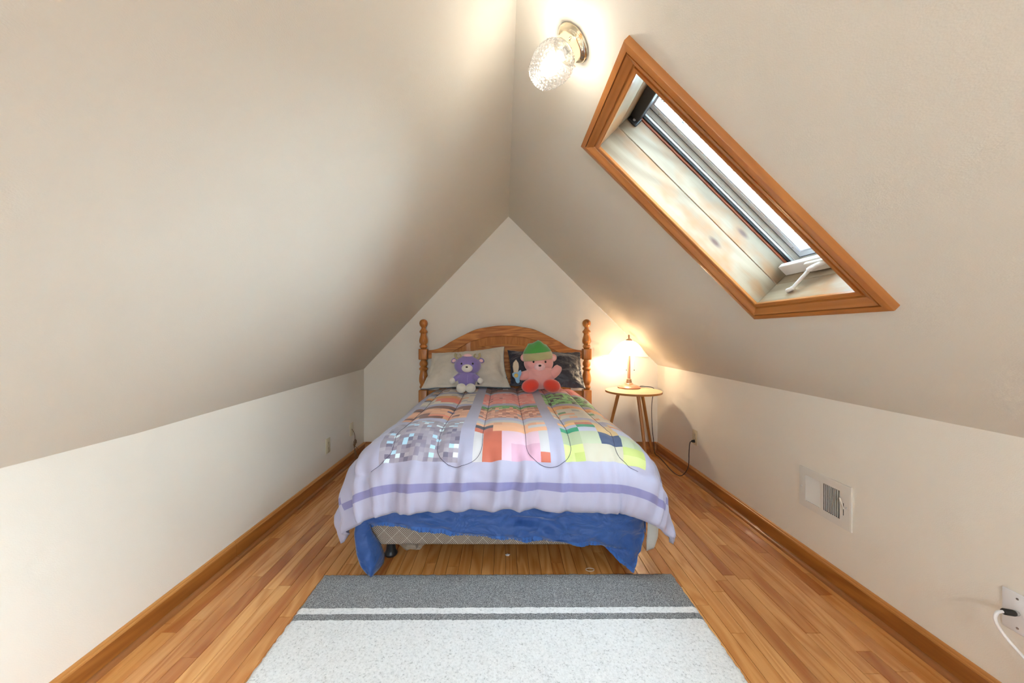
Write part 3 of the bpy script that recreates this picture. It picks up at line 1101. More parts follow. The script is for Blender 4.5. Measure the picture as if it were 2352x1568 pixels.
def cloth_point(s, w, extra=0.0):
    """s across (0 = bed axis), w along: w = metres of sheet from the front hem"""
    d_front = NJ * Q - 1.40 - w          # > 0 past the front edge of the flat top
    dx = max(0.0, abs(s) - CA)
    dy = max(0.0, d_front)
    d = (dx ** 2.7 + dy ** 2.7) ** (1 / 2.7)
    sg = 1 if s >= 0 else -1
    if d < 1e-9:
        x, y, z = s, CB - d_front, CZ
        nrm = Vector((0, 0, 1))
    else:
        c, sn = dx / math.hypot(dx, dy), dy / math.hypot(dx, dy)
        k = (c ** 5 + sn ** 5) ** (1 / 5)
        r, h = cat(d, PRF_R), cat(d, PRF_H)
        x = sg * (min(abs(s), CA) + r * c / k)
        y = (CB if d_front > 0 else CB - d_front) - r * sn / k
        z = CZ - h
        e = 0.004
        r2, h2 = cat(d + e, PRF_R), cat(d + e, PRF_H)
        tn = Vector((r2 - r, h2 - h)).normalized()
        nrm = Vector((sg * c * tn.y, -sn * tn.y, tn.x)).normalized()
    y_ = y
    z += 0.012 * math.exp(-((y - 3.1) / 0.5) ** 2) - 0.006 * math.exp(-((y - 2.5) / 0.3) ** 2)
    # loft between the quilting lines
    sd = stitch_dist(s, d_front)
    puff = 0.015 * (1 - math.exp(-(sd / 0.022) ** 1.3)) + 0.004 * (1 - math.exp(-(sd / 0.07) ** 2))
    n1 = noise.noise(Vector((s * 7, w * 7, 3.1))) * 0.004 + noise.noise(Vector((s * 22, w * 14, 9.1))) * 0.0015
    # small tension wrinkles across the top
    top_w = 0.0045 * math.sin((w * 0.9 + s * 0.25) * 95 + 5 * noise.noise(Vector((s * 3, w * 3, 1)))) * max(0, noise.noise(Vector((s * 4 + 7, w * 4, 5))))
    off = puff + n1 + top_w
    # gathers towards the hem at front and sides
    if dy > 0.14:
        g = min(1.0, (dy - 0.14) / 0.26)
        ph = s * 46 + 3.2 * noise.noise(Vector((s * 5, dy * 2, 0.3))) + (dy * 7.0)
        amp = 0.5 + 0.9 * noise.noise(Vector((s * 6.0, 2.2, 4.4)))
        off += g * (0.0260 * max(0.1, amp) * math.sin(ph) + 0.0055 * math.sin(s * 101 + 4 * noise.noise(Vector((s * 9, dy * 5, 7)))))
    if dx > 0.20:
        g = min(1.0, (dx - 0.20) / 0.25)
        off += g * 0.012 * math.sin(w * 21 + 2.5 * noise.noise(Vector((w * 4, dx * 2, 8.3))))
    if dx > 0.1 and dy > 0.1:
        th = math.atan2(dy, dx)
        g = min(1.0, (d - 0.2) / 0.3)
        off += max(0, g) * 0.014 * math.sin(th * 7.0 + sg * 0.8)
    # the hem rolls under a little
    hem = min(w, (NI / 2 * Q - abs(s)))
    if hem < 0.03:
        off -= 0.010 * (1 - hem / 0.03) ** 2
    p = Vector((x, y_, z)) + nrm * (off + extra)
    # the front hem is drawn up a little in the middle
    if dy > 0.25:
        p.z += 0.018 * (dy - 0.25) / 0.25 * math.exp(-((s - 0.0) / 0.35) ** 2)
    return p


vs, fs = [], []
for j in range(NJ + 1):
    for i in range(NI + 1):
        vs.append(cloth_point((i - NI / 2) * Q, j * Q))
for j in range(NJ):
    for i in range(NI):
        k = j * (NI + 1) + i
        fs.append((k, k + 1, k + NI + 2, k + NI + 1))
cme = bpy.data.meshes.new('comforter')
cme.from_pydata([tuple(v) for v in vs], [], fs)
cme.polygons.foreach_set('use_smooth', [True] * len(cme.polygons))

# print: plain pixel mosaics in three columns and four rows
rg = random.Random(21)
LAV = srgb(172, 171, 196)
LAV2 = srgb(188, 184, 206)
STRIPE = srgb(128, 126, 172)
pick = lambda opts: rg.choices([srgb(*c) for c, w in opts], [w for c, w in opts])[0]


def mosaic(n, fn):
    return [[fn(r, c) for c in range(n)] for r in range(n)]       # row 0 = top (towards pillows)


def rows8(spec, pal):
    return [[srgb(*pal[ch]) for ch in line] for line in spec]


STONE = [((150, 143, 158), 6), ((162, 155, 170), 6), ((138, 131, 150), 4), ((172, 165, 178), 3), ((112, 106, 128), 1.5), ((178, 216, 236), 2), ((222, 240, 246), 1)]
DIRT = [((204, 134, 108), 4), ((222, 156, 126), 4), ((178, 110, 88), 2.5), ((238, 182, 150), 3), ((150, 88, 68), .8), ((160, 150, 150), 0.5)]
GRASS = [((78, 160, 84), 3), ((96, 180, 98), 2), ((62, 138, 70), 2)]
LEAF = [((126, 200, 112), 4), ((150, 216, 134), 3), ((92, 160, 84), 2), ((52, 44, 44), 3.2), ((84, 70, 62), 1)]
PINK = [((248, 152, 146), 5), ((252, 168, 160), 5), ((244, 140, 134), 3), ((252, 206, 198), .8), ((160, 84, 74), 0.35)]
pal = {'w': (214, 210, 206), 'W': (220, 218, 222), 'c': (226, 216, 200), 'b': (122, 64, 40), 'B': (88, 46, 32), 't': (222, 158, 120), 'T': (236, 176, 136), 'o': (236, 160, 84), 'O': (250, 186, 120), 'r': (240, 128, 96), 's': (196, 104, 82), 'p': (244, 206, 224), 'P': (232, 182, 208), 'k': (62, 66, 80), 'n': (70, 84, 116), 'g': (38, 150, 112), 'y': (224, 236, 150), 'Y': (206, 222, 128), 'e': (216, 210, 188), 'a': (190, 204, 166), 'A': (204, 214, 182), 'd': (232, 196, 142), 'l': (206, 206, 226), 'v': (88, 74, 122), 'x': (120, 168, 116), 'z': (196, 192, 212)}
for ch in 'pPyYeaAwWdzl':
    pal[ch] = tuple(v * 0.90 for v in pal[ch])
PATCH = {
    (0, 0): rows8(['ccBccwcc', 'ttwcBBtc', 'ctTtoccB', 'wccBcwct', 'cTtwBccc', 'tcwccotT', 'cwBcttwc', 'BBcwccTc'], pal),
    (1, 0): rows8(['bbbbbsbb', 'bsbbbbbb', 'bbwbbbsb', 'sbbbBbbb', 'bbbwbbbb', 'bBbbbswb', 'bbsbbbbb', 'bbbbbbbB'], pal),
    (2, 0): mosaic(8, lambda r, c: pick(PINK)),
    (0, 1): rows8(['cwcccwcc', 'ccccwccw', 'oooooTcc', 'BoooooTc', 'wcrrrrcc', 'ccrrrrwc', 'cwcrrrcw', 'wccccwcc'], pal),
    (1, 1): mosaic(16, lambda r, c: pick(PINK)),
    (2, 1): mosaic(16, lambda r, c: pick(LEAF)),
    (0, 2): rows8(['bbbbbbbb', 'BbbbbBbb', 'tTTtTTtb', 'TtTTtvtT', 'TTtTTTtt', 'tbbttTTt', 'bbbrrrbt', 'tTbbbttT'], pal),
    (1, 2): mosaic(16, lambda r, c: pick(GRASS) if r < 2 or (r < 4 and rg.random() < 0.4) else pick(DIRT)),
    (2, 2): rows8(['OOOOOOOO', 'OOoOOoOO', 'TcccccOO', 'OccwcxcT', 'cxcccccT', 'cTTccccc', 'TccccTcc', 'ccTccccT'], pal),
    (0, 3): mosaic(16, lambda r, c: pick(STONE)),
    (1, 3): rows8(['wwwwwwww', 'TTtTTTtT', 'kkTTTTWW', 'ssTTTTTT', 'WssppppW', 'WssppppW', 'WsspPPPW', 'WsspPPPs'], pal),
    (2, 3): rows8(['zdddzzdd', 'OOssddss', 'llggddll', 'ggllddll', 'aaAAnnAA', 'aaAAnnAa', 'yyeeeeYY', 'yYeeeeyy']
                  , pal),
}
COLS0 = (32, 70, 108)
ROWS0 = {3: 19, 2: 57, 1: 95, 0: 133}
cols = []
for j in range(NJ):
    for i in range(NI):
        c = LAV
        ie, je = min(i, NI - 1 - i), j
        if (8 <= je <= 10 and ie >= 14) or (8 <= ie <= 10 and je >= 14) or (11 <= ie <= 13 and 11 <= je <= 13):
            c = STRIPE
        for ci, c0 in enumerate(COLS0):
            if c0 <= i < c0 + 32:
                for ri, r0 in ROWS0.items():
                    if r0 <= j < r0 + 32:
                        g = PATCH[(ci, ri)]
                        n = len(g)
                        c = g[n - 1 - (j - r0) * n // 32][(i - c0) * n // 32]
        cols.append(c)
ca = cme.attributes.new('print', 'FLOAT_COLOR', 'FACE')
flat = []
for c in cols:
    flat += [c[0], c[1], c[2], 1.0]
ca.data.foreach_set('color', flat)
t = NT('comforter_print')
at = t.add('ShaderNodeAttribute', attribute_name='print')
nz = t.noise(t.coord(), 700, 2, 0.6)
t.base(t.mix(0.06, at.outputs['Color'], nz, 'MULTIPLY'))
t.bump(nz, 0.08, 0.002)
t.set(Roughness=0.6)
t.b.inputs['Sheen Weight'].default_value = 0.2
cme.materials.append(t.m)
cme.materials.append(M_LINER)
comf = bpy.data.objects.new('comforter', cme)
COL.objects.link(comf)
tag(comf, 'lavender quilted comforter printed with colourful pixel squares spread over the bed', 'comforter')
sm = comf.modifiers.new('thickness', 'SOLIDIFY')
sm.thickness = 0.020
sm.offset = -1.0
sm.material_offset = 1
sm.material_offset_rim = 0

# quilting thread lying in the seams
for a, b in U_PAIR:
    pts = []
    rr = 0.107
    c = (a + b) / 2
    W = lambda d: NJ * Q - 1.40 - d
    if abs(c) > 0.6:
        inner = a if abs(a) < abs(b) else b
        sgn = 1 if c > 0 else -1
        for d in lin(-1.28, U_END - rr, 70):
            pts.append(cloth_point(inner, W(d), 0.0030))
        for th in lin(0, 80, 14):
            th = math.radians(th)
            pts.append(cloth_point(c - sgn * rr * math.cos(th), W(U_END - rr + rr * math.sin(th)), 0.0030))
    else:
        for d in lin(-1.28, U_END - rr, 70):
            pts.append(cloth_point(a, W(d), 0.0030))
        for th in lin(180, 0, 28)[1:-1]:
            th = math.radians(th)
            pts.append(cloth_point(c + rr * math.cos(th), W(U_END - rr + rr * math.sin(th)), 0.0030))
        for d in lin(U_END - rr, -1.28, 70):
            pts.append(cloth_point(b, W(d), 0.0030))
    vs, fs = tube(pts, 0.0011, 5)
    mesh_obj('quilting_seam', vs, fs, M_THREAD, comf, True)

# ------------------------------------------------------------------ blue sheet
HEM = [(-0.655, .200), (-0.60, .222), (-0.53, .227), (-0.42, .213), (-0.325, .197), (-0.12, .178), (0.086, .158), (0.30, .140), (0.436, .133), (0.475, .122), (0.55, .062), (0.605, .016), (0.64, .085), (0.672, .165)]
sheet_cols = lin(-0.655, 0.672, 150)


def sheet_y(x, z):
    f = max(0.0, min(1.0, (0.43 - z) / 0.14))
    y = 1.800 - 0.012 * f
    y += f * (0.006 * math.sin(x * 9 + 1) + 0.010 * noise.noise(Vector((x * 3.5, z * 5, 1.7))) + 0.007 * noise.noise(Vector((x * 9 + z * 14, z * 22 - x * 6, 2.2))) + 0.002 * noise.noise(Vector((x * 30 + z * 20, z * 45, 4.2))) + 0.060 * abs(noise.noise(Vector((x * 4.5 + z * 11, z * 11 - x * 3, 6.1)))) + 0.022 * abs(noise.noise(Vector((x * 9 - z * 15, z * 20 + x * 6, 1.1)))) - 0.020)
    if x > 0.477:                 # the corner flap lies over the front panel
        y -= 0.006
    if x > 0.60:
        y += (x - 0.60) * 0.55
    return min(y, 1.822 if x < 0.6 else 1.86)


vs, fs = [], []
NR = 26
for x in sheet_cols:
    zb = interp(x, HEM)
    for r in range(NR + 1):
        z = 0.46 + (zb - 0.46) * r / NR
        vs.append((x, sheet_y(x, z), z))
for c in range(len(sheet_cols) - 1):
    for r in range(NR):
        k = c * (NR + 1) + r
        fs.append((k, k + 1, k + NR + 2, k + NR + 1))
# the sides run back along the bed
for sgn, xs, y0 in ((-1, -0.66, 1.802), (1, 0.678, 1.84)):
    base = len(vs)
    n = 24
    for c in range(n + 1):
        yv = y0 + 1.0 * c / n
        zb = (0.20 + 0.04 * math.sin(c * 0.9)) if sgn < 0 else 0.165 + 0.06 * c / n
        for r in range(9):
            z = 0.46 + (zb - 0.46) * r / 8
            xv = xs + sgn * (0.004 + 0.01 * (1 - r / 8)) + sgn * 0.012 * (0.5 + 0.5 * math.sin(c * 1.3)) * r / 8
            vs.append((xv, yv, z))
    for c in range(n):
        for r in range(8):
            k = base + c * 9 + r
            fs.append((k, k + 1, k + 10, k + 9))
bsh = mesh_obj('bed_sheet', vs, fs, M_BLUE, None, True)
m_ = bsh.modifiers.new('thickness', 'SOLIDIFY')
m_.thickness = 0.0016
tag(bsh, 'royal blue bed sheet hanging crooked below the comforter', 'sheet')
# stitched hem band
vs, fs = [], []
xs_ = lin(-0.653, 0.670, 420)
for k, x in enumerate(xs_):
    zb = interp(x, HEM)
    pk = 0.0012 * math.sin(k * 1.1) + 0.0008 * math.sin(k * 0.37)
    for r in range(4):
        z = zb + 0.020 * (1 - r / 3) - 0.001
        vs.append((x, sheet_y(x, z) - 0.0026 - pk * (0.3 + r / 3), z))
for c in range(len(xs_) - 1):
    for r in range(3):
        k = c * 4 + r
        fs.append((k, k + 1, k + 5, k + 4))
hm = mesh_obj('hem', vs, fs, M_BLUEH, bsh, True)
# left corner of the sheet falls to the floor in a folded tail
vs, fs = [], []
ROWS = 26
for r in range(ROWS + 1):
    f = r / ROWS
    z = 0.33 * (1 - f) + 0.012 * f
    xl = interp(z, [(0.012, -.645), (.05, -.672), (.10, -.690), (.19, -.704), (.33, -.690)])
    xr = interp(z, [(0.012, -.590), (.056, -.580), (.12, -.594), (.19, -.632), (.33, -.655)])
    for c in range(13):
        u = c / 12
        x = xl + (xr - xl) * u
        fold = 0.030 * math.sin(u * PI * 1.0) * f + 0.012 * math.sin(u * 9 + f * 2) * f
        y = 1.786 - fold + 0.16 * max(0.0, u - 0.42) * f * 0.5 - 0.014 * (1 - abs(2 * u - .7)) * f
        if f > 0.93:
            y += 0.006 * math.sin(u * 20)
        vs.append((x, max(y, 1.742), z))
for r in range(ROWS):
    for c in range(12):
        k = r * 13 + c
        fs.append((k, k + 1, k + 14, k + 13))
tl = mesh_obj('corner_tail', vs, fs, M_BLUE, bsh, True)
m_ = tl.modifiers.new('thickness', 'SOLIDIFY')
m_.thickness = 0.002
# pale strap hanging beside the bed on the right
vs, fs = [], []
for k in range(31):
    f = k / 30
    z = 0.40 - 0.385 * f
    x = 0.735 + 0.030 * math.sin(f * 3.4) + 0.03 * f
    w = 0.030 if f < 0.85 else 0.030 - 0.012 * (f - .85) / .15
    for c in range(5):
        u = c / 4 - 0.5
        vs.append((x + u * 2.2 * w, 1.985 + 0.02 * math.sin(f * 5) + u * w * math.sin(f * 3), z + 0.012 * u))
for k in range(30):
    for c in range(4):
        q = k * 5 + c
        fs.append((q, q + 1, q + 6, q + 5))
st = mesh_obj('fabric_strap', vs, fs, fabric('pale_strap', (0.62, 0.66, 0.66), 0.8), None, True)
m_ = st.modifiers.new('thickness', 'SOLIDIFY')
m_.thickness = 0.002
tag(st, 'pale grey fabric strap dangling to the floor under the comforter corner', 'strap')

# ------------------------------------------------------------------ pillows
def pillow(name, corners, thick, mat, label, seed, flange=0.0, back=None, wr=0.006, pinch=0.06, n=44):
    """corners: bottom-left, bottom-right, top-right, top-left of the front outline"""
    bl, br_, tr, tl_ = [Vector(c) for c in corners]
    nrm = (br_ - bl).cross(tl_ - bl).normalized()        # towards the camera
    if nrm.y > 0:
        nrm = -nrm

    def pt(u, v, side):
        a, b = (u + 1) / 2, (v + 1) / 2
        # edges curve in, corners stay out
        uu = u * (1 - pinch * (1 - v * v) * abs(u))
        vv_ = v * (1 - pinch * 1.3 * (1 - u * u) * abs(v))
        a, b = (uu + 1) / 2, (vv_ + 1) / 2
        p = bl * (1 - a) * (1 - b) + br_ * a * (1 - b) + tr * a * b + tl_ * (1 - a) * b
        fu, fv = max(0, 1 - abs(u) * (1 + flange)), max(0, 1 - abs(v) * (1 + flange))
        puff = (1 - (1 - fu) ** 3.0) ** 0.8 * (1 - (1 - fv) ** 2.6) ** 0.8
        w = wr * noise.noise(Vector((u * 3 + seed, v * 3, seed * 1.7))) + wr * 0.5 * noise.noise(Vector((u * 9 + v * 5 + seed, v * 7 - u * 3, 2.0 + side)))
        return p + nrm * (side * (thick * puff + 0.003) + w + 0.012 * flange * math.sin(u * 5 + seed) * (abs(v) ** 4))
    vs, fs = [], []
    for side in (1, -1):
        base = len(vs)
        for j in range(n + 1):
            for i in range(n + 1):
                vs.append(pt(-1 + 2 * i / n, -1 + 2 * j / n, side if side > 0 else -0.75))
        for j in range(n):
            for i in range(n):
                k = base + j * (n + 1) + i
                fs.append((k, k + 1, k + n + 2, k + n + 1))
    m = (n + 1) ** 2
    rim = [i for i in range(n + 1)] + [j * (n + 1) + n for j in range(1, n + 1)] + [n * (n + 1) + i for i in range(n - 1, -1, -1)] + [j * (n + 1) for j in range(n - 1, 0, -1)]
    for a, b in zip(rim, rim[1:] + rim[:1]):
        fs.append((a, b, m + b, m + a))
    o = mesh_obj(name, vs, fs, mat, None, True)
    if back:
        o.data.materials.append(back)
        for p in o.data.polygons:
            if min(p.vertices) >= m:
                p.material_index = 1
    tag(o, label, 'pillow')
    return o


def satin():
    t = NT('navy_satin')
    c = t.coord()
    n = t.noise(c, 9, 4, 0.6, 0.8)
    n2 = t.noise(t.coord((1, 1, 1), 0, 'Object', (0.3, 0.2, 0.6)), 28, 3, 0.6, 1.2)
    t.base((0.026, 0.030, 0.050))
    t.bump(t.math('ADD', n, t.math('MULTIPLY', n2, 0.4)), 0.55, 0.03)
    t.set(Roughness=0.30)
    t.b.inputs['Sheen Weight'].default_value = 0.4
    return t.m


M_NAVY = satin()
p1 = pillow('pillow', [(-0.70, 3.19, .672), (0.055, 3.22, .676), (0.0, 3.47, 1.020), (-0.665, 3.48, 0.960)], 0.105, M_SHERPA, 'cream sherpa pillow propped against the left half of the headboard', 1.3, 0.12, M_TEAL, 0.010, 0.075)
p2 = pillow('pillow', [(0.05, 3.25, .690), (0.690, 3.20, .672), (0.700, 3.485, .965), (0.03, 3.47, .985)], 0.075, M_NAVY, 'dark navy satin pillow propped against the right half of the headboard', 4.7, 0.05, None, 0.014, 0.045)
# slate edging of the sherpa pillow
me_ = p1.data
n_ = 44
rim_pts = [me_.vertices[45 * 45 + i].co for i in range(45)] + [me_.vertices[45 * 45 + j * 45 + 44].co for j in range(1, 45)]
vs, fs = tube([p + Vector((0, 0.002, -0.003)) for p in rim_pts], 0.004, 6)
mesh_obj('edging', vs, fs, M_TEAL, p1, True)

# ------------------------------------------------------------------ plush toys (plain generic animals)
def plush(name, col, **kw):
    return fabric(name, col, 0.9, 0.5, 260, 0.7)


M_PURP = plush('purple_plush', (0.27, 0.20, 0.50))
M_CREAMP = plush('cream_plush', (0.80, 0.76, 0.68))
M_TANP = plush('olive_tan_plush', (0.42, 0.36, 0.20))
M_PINKP = plush('pink_plush', (0.83, 0.40, 0.38))
M_PINKL = plush('light_pink_plush', (0.90, 0.56, 0.58))
M_REDP = plush('red_plush', (0.80, 0.06, 0.035))
M_GREENP = plush('green_plush', (0.07, 0.36, 0.06))
M_OLIVE = plush('olive_brim', (0.48, 0.44, 0.22))
M_EYE = plain('plush_eye', (0.02, 0.015, 0.012), 0.2)
M_LBLUE = plush('light_blue_plush', (0.24, 0.48, 0.72))
M_BEIGEP = plush('beige_felt', (0.60, 0.50, 0.38))

px, py, pz = -0.305, 3.07, 0.670
pl = empty('plush_toy', (px, py, pz), 'small purple plush toy with curled tan horns against the cream pillow', 'plush toy')


def padd(o, e):
    return adopt(o, e)


W = lambda x, y, z: (px + x, py + y, pz + z)
padd(blob('body', W(0, 0.035, 0.095), (0.078, 0.062, 0.080), M_PURP, None), pl)
padd(blob('head', W(0.004, 0.055, 0.205), (0.112, 0.075, 0.083), M_PURP, None), pl)
padd(blob('muzzle', W(0.006, -0.012, 0.188), (0.045, 0.030, 0.033), M_CREAMP, None), pl)
padd(blob('nose', W(0.006, -0.042, 0.200), (0.010, 0.006, 0.007), M_EYE, None, None, 12, 8), pl)
for s in (-1, 1):
    padd(blob('eye', W(0.006 + s * 0.045, -0.010, 0.224), (0.0075, 0.006, 0.0085), M_EYE, None, None, 12, 8), pl)
    er = padd(blob('ear', W(0.004 + s * 0.112, 0.06, 0.245), (0.026, 0.014, 0.021), M_PURP, None, Matrix.Rotation(s * 0.5, 3, 'Y')), pl)
    padd(blob('ear_lining', W(0.004 + s * 0.112, 0.047, 0.245), (0.017, 0.006, 0.013), M_PINKL, None, Matrix.Rotation(s * 0.5, 3, 'Y'), 12, 8), pl)
    pts = []
    for k in range(22):
        a = k / 21 * 5.2
        r = 0.030 * (1 - 0.55 * k / 21)
        pts.append(W(0.004 + s * (0.072 + r * math.cos(a + 2.4) * -1), 0.05 - 0.012 * k / 21, 0.288 + r * math.sin(a + 2.4) - 0.004))
    vs, fs = tube(pts, [0.0125 * (1 - 0.45 * k / 21) for k in range(22)], 10)
    padd(mesh_obj('horn', vs, fs, M_TANP, None, True), pl)
    vs, fs = tube(spline([W(s * 0.055, 0.02, 0.125), W(s * 0.085, 0.0, 0.105), W(s * 0.105, -0.012, 0.092)], 4), [0.026, 0.026, 0.025, 0.024, 0.023, 0.022, 0.021, 0.020, 0.018], 14)
    padd(mesh_obj('arm', vs, fs, M_PURP, None, True), pl)
    padd(blob('hand', W(s * 0.112, -0.018, 0.088), (0.023, 0.021, 0.026), M_CREAMP, None, Matrix.Rotation(-s * 0.5, 3, 'Y')), pl)
    padd(blob('foot', W(s * 0.037, -0.045, 0.032), (0.041, 0.050, 0.038), M_CREAMP, None), pl)
padd(blob('tuft', W(0.004, 0.045, 0.285), (0.036, 0.022, 0.018), M_PINKL, None), pl)
vs, fs = tube([W(0.012, -0.030, 0.070), W(0.010, -0.030, 0.10), W(0.012, -0.022, 0.14)], 0.0014, 6)
padd(mesh_obj('front_seam', vs, fs, plain('seam_lilac', (0.45, 0.38, 0.66), 0.8), None, True), pl)
o = padd(box('side_label', *(px + .088, px + .106, py + .0, py + .003, pz + .055, pz + .075), M_DARK), pl)

px, py, pz = 0.290, 3.065, 0.670
pk = empty('plush_toy', (px, py, pz), 'larger pink plush toy with green cap and red feet before the navy pillow', 'plush toy')
padd(blob('body', W(0, 0.05, 0.115), (0.122, 0.100, 0.105), M_PINKP, None, None, 28, 18), pk)
padd(blob('head', W(-0.005, 0.075, 0.225), (0.122, 0.098, 0.098), M_PINKP, None, None, 28, 18), pk)
padd(blob('muzzle', W(-0.005, -0.020, 0.198), (0.044, 0.028, 0.032), M_PINKL, None), pk)
padd(blob('nose', W(-0.005, -0.047, 0.212), (0.012, 0.007, 0.008), M_EYE, None, None, 12, 8), pk)
for s in (-1, 1):
    padd(blob('eye', W(-0.005 + s * 0.048, -0.014, 0.240), (0.0085, 0.006, 0.009), M_EYE, None, None, 12, 8), pk)
    padd(blob('ear', W(-0.005 + s * 0.118, 0.07, 0.268), (0.032, 0.018, 0.032), M_PINKP, None), pk)
    padd(blob('ear_lining', W(-0.005 + s * 0.118, 0.055, 0.266), (0.020, 0.007, 0.020), M_PINKL, None, None, 12, 8), pk)
    padd(blob('foot', W(s * 0.085 + .004, -0.052, 0.052), (0.072, 0.058, 0.054), M_REDP, None, Matrix.Rotation(s * 0.25, 3, 'Y')), pk)
vs, fs = tube(spline([W(0.095, 0.03, 0.13), W(0.135, 0.02, 0.165), W(0.158, 0.018, 0.205)], 4), [0.040, 0.040, 0.039, 0.038, 0.037, 0.036, 0.034, 0.030, 0.020], 16)
padd(mesh_obj('arm', vs, fs, M_PINKP, None, True), pk)
vs, fs = tube(spline([W(-0.095, 0.03, 0.13), W(-0.140, -0.005, 0.125), W(-0.168, -0.02, 0.132)], 4), [0.040, 0.040, 0.039, 0.038, 0.037, 0.036, 0.034, 0.030, 0.020], 16)
padd(mesh_obj('arm', vs, fs, M_PINKP, None, True), pk)
# knitted cap with a soft brim
tilt = Matrix.Rotation(-0.10, 3, 'Y')
vs, fs = lathe([(0.119, -0.012), (0.126, -0.006), (0.127, 0.02), (0.121, 0.048), (0.114, 0.052)], 36, False)
vs = [Vector(W(-0.012, 0.078, 0.262)) + tilt @ Vector((v[0], v[1] * 0.84, v[2])) for v in vs]
br_o = mesh_obj('cap_brim', vs, fs, M_OLIVE, None, True)
br_o.modifiers.new('thickness', 'SOLIDIFY').thickness = 0.006
padd(br_o, pk)
capP = [(0.117, 0.040), (0.115, 0.060), (0.101, 0.082), (0.084, 0.105), (0.066, 0.122), (0.046, 0.134), (0.024, 0.140), (0.001, 0.141)]
vs, fs = lathe(capP, 36, False)
vv = []
for v in vs:
    p = Vector((v[0], v[1] * 0.84, v[2]))
    n1_ = noise.noise(p * 22) * 0.008 * (p.z / 0.14)
    p = p + Vector((n1_ - 0.10 * max(0, p.z - 0.09), n1_, 0.010 * math.sin(p.x * 60) * (p.z > 0.12)))
    vv.append(Vector(W(-0.012, 0.078, 0.262)) + tilt @ p)
padd(mesh_obj('cap', vv, fs, M_GREENP, None, True), pk)
# soft toy sword held in the left arm
def flat_shape(name, outline, y, depth, mat):
    n = len(outline)
    vs = [W(x, y - depth / 2, z) for x, z in outline] + [W(x, y + depth / 2, z) for x, z in outline]
    fs = [tuple(range(n)), tuple(range(2 * n - 1, n - 1, -1))] + [(i, (i + 1) % n, n + (i + 1) % n, n + i) for i in range(n)]
    o = mesh_obj(name, vs, fs, mat)
    bv = o.modifiers.new('soft', 'BEVEL')
    bv.width = 0.006
    bv.segments = 3
    return padd(o, pk)


flat_shape('toy_sword_blade', [(-0.212, .150), (-0.180, .152), (-0.172, .20), (-0.176, .232), (-0.196, .262), (-0.216, .236), (-0.222, .205)], -0.035, 0.018, M_BEIGEP)
flat_shape('toy_sword_guard', [(-0.226, .150), (-0.224, .128), (-0.206, .112), (-0.196, .080), (-0.180, .070), (-0.166, .080), (-0.166, .118), (-0.150, .150), (-0.156, .178), (-0.170, .172), (-0.182, .155), (-0.206, .160)], -0.044, 0.026, M_LBLUE)
padd(blob('toy_sword_button', W(-0.195, -0.059, 0.135), (0.017, 0.006, 0.017), plush('mustard_felt', (0.62, 0.45, 0.12)), None, None, 14, 8), pk)
padd(box('side_label', px + .118, px + .155, py + .01, py + .012, pz + .058, pz + .076, M_WHITEP), pk)

# ------------------------------------------------------------------ side table and lamp
TX, TY, TZ = 1.135, 3.33, 0.640
tb = empty('side_table', (TX, TY, 0), 'round birch side table on three splayed legs beside the headboard', 'table')
vs, fs = lathe([(0.0005, 0.0), (0.2370, 0.0), (0.2385, -0.0012), (0.2385, -0.002)][::-1], 64)
o = mesh_obj('table_top', vs, fs, M_TABLE, None)
o.location = (TX, TY, TZ)
adopt(o, tb)
vs, fs = lathe([(0.232, -0.0185), (0.2385, -0.0165), (0.2385, -0.0021)], 64)
o = mesh_obj('edge_band', vs, fs, M_TEDGE, None, True)
smooth_by_angle(o, 40)
o.location = (TX, TY, TZ)
adopt(o, tb)
for (fx, fy), (tx, ty) in (((.912, 3.50), (1.03, 3.40)), ((1.168, 3.075), (1.137, 3.215)), ((1.405, 3.590), (1.245, 3.43))):
    a, b = Vector((fx, fy, 0.0)), Vector((tx, ty, TZ - 0.019))
    vs, fs = tube([a, a + (b - a) * .5, b], [0.0105, 0.0135, 0.0155], 14)
    o = mesh_obj('leg', vs, fs, M_TLEG, None, True)
    for v in o.data.vertices:
        v.co.z = max(v.co.z, 0.0)
    smooth_by_angle(o, 50)
    adopt(o, tb)

LX, LY, LZ = 1.143, 3.470, TZ
M_LAMPB = plain('rose_bronze', (0.55, 0.26, 0.17), 0.32, 0.35)
M_LAMPB2 = plain('antique_bronze', (0.42, 0.26, 0.16), 0.4, 0.5)
tl_e = empty('table_lamp', (LX, LY, LZ), 'lit bronze table lamp with white glass shade on the round table', 'lamp')


def lpart(name, prof, mat, seg=32, cap=True, loc=(0, 0, 0), rot=None):
    vs, fs = lathe(prof, seg, cap)
    o = mesh_obj(name, vs, fs, mat, None, True)
    smooth_by_angle(o, 45)
    o.location = (LX + loc[0], LY + loc[1], LZ + loc[2])
    o.parent = tl_e
    o.matrix_parent_inverse = Matrix.Translation(-tl_e.location)
    if rot:
        o.rotation_euler = rot
    return o


lpart('lamp_base', [(0.098, 0.0), (0.102, 0.003), (0.102, 0.010), (0.098, 0.014), (0.092, 0.016), (0.088, 0.021), (0.076, 0.026), (0.058, 0.031), (0.040, 0.036), (0.037, 0.042), (0.032, 0.046), (0.028, 0.049)], M_LAMPB)
lpart('lamp_collar', [(0.026, 0.0495), (0.0255, 0.056), (0.021, 0.078), (0.0215, 0.083), (0.016, 0.086)], M_LAMPB2)
lpart('lamp_stem', [(0.0135, 0.0862), (0.0125, 0.20), (0.0115, 0.330), (0.0115, 0.345)], M_LAMPB)
lpart('lamp_harp', [(0.006, 0.3455), (0.006, 0.42)], M_LAMPB2, 12)


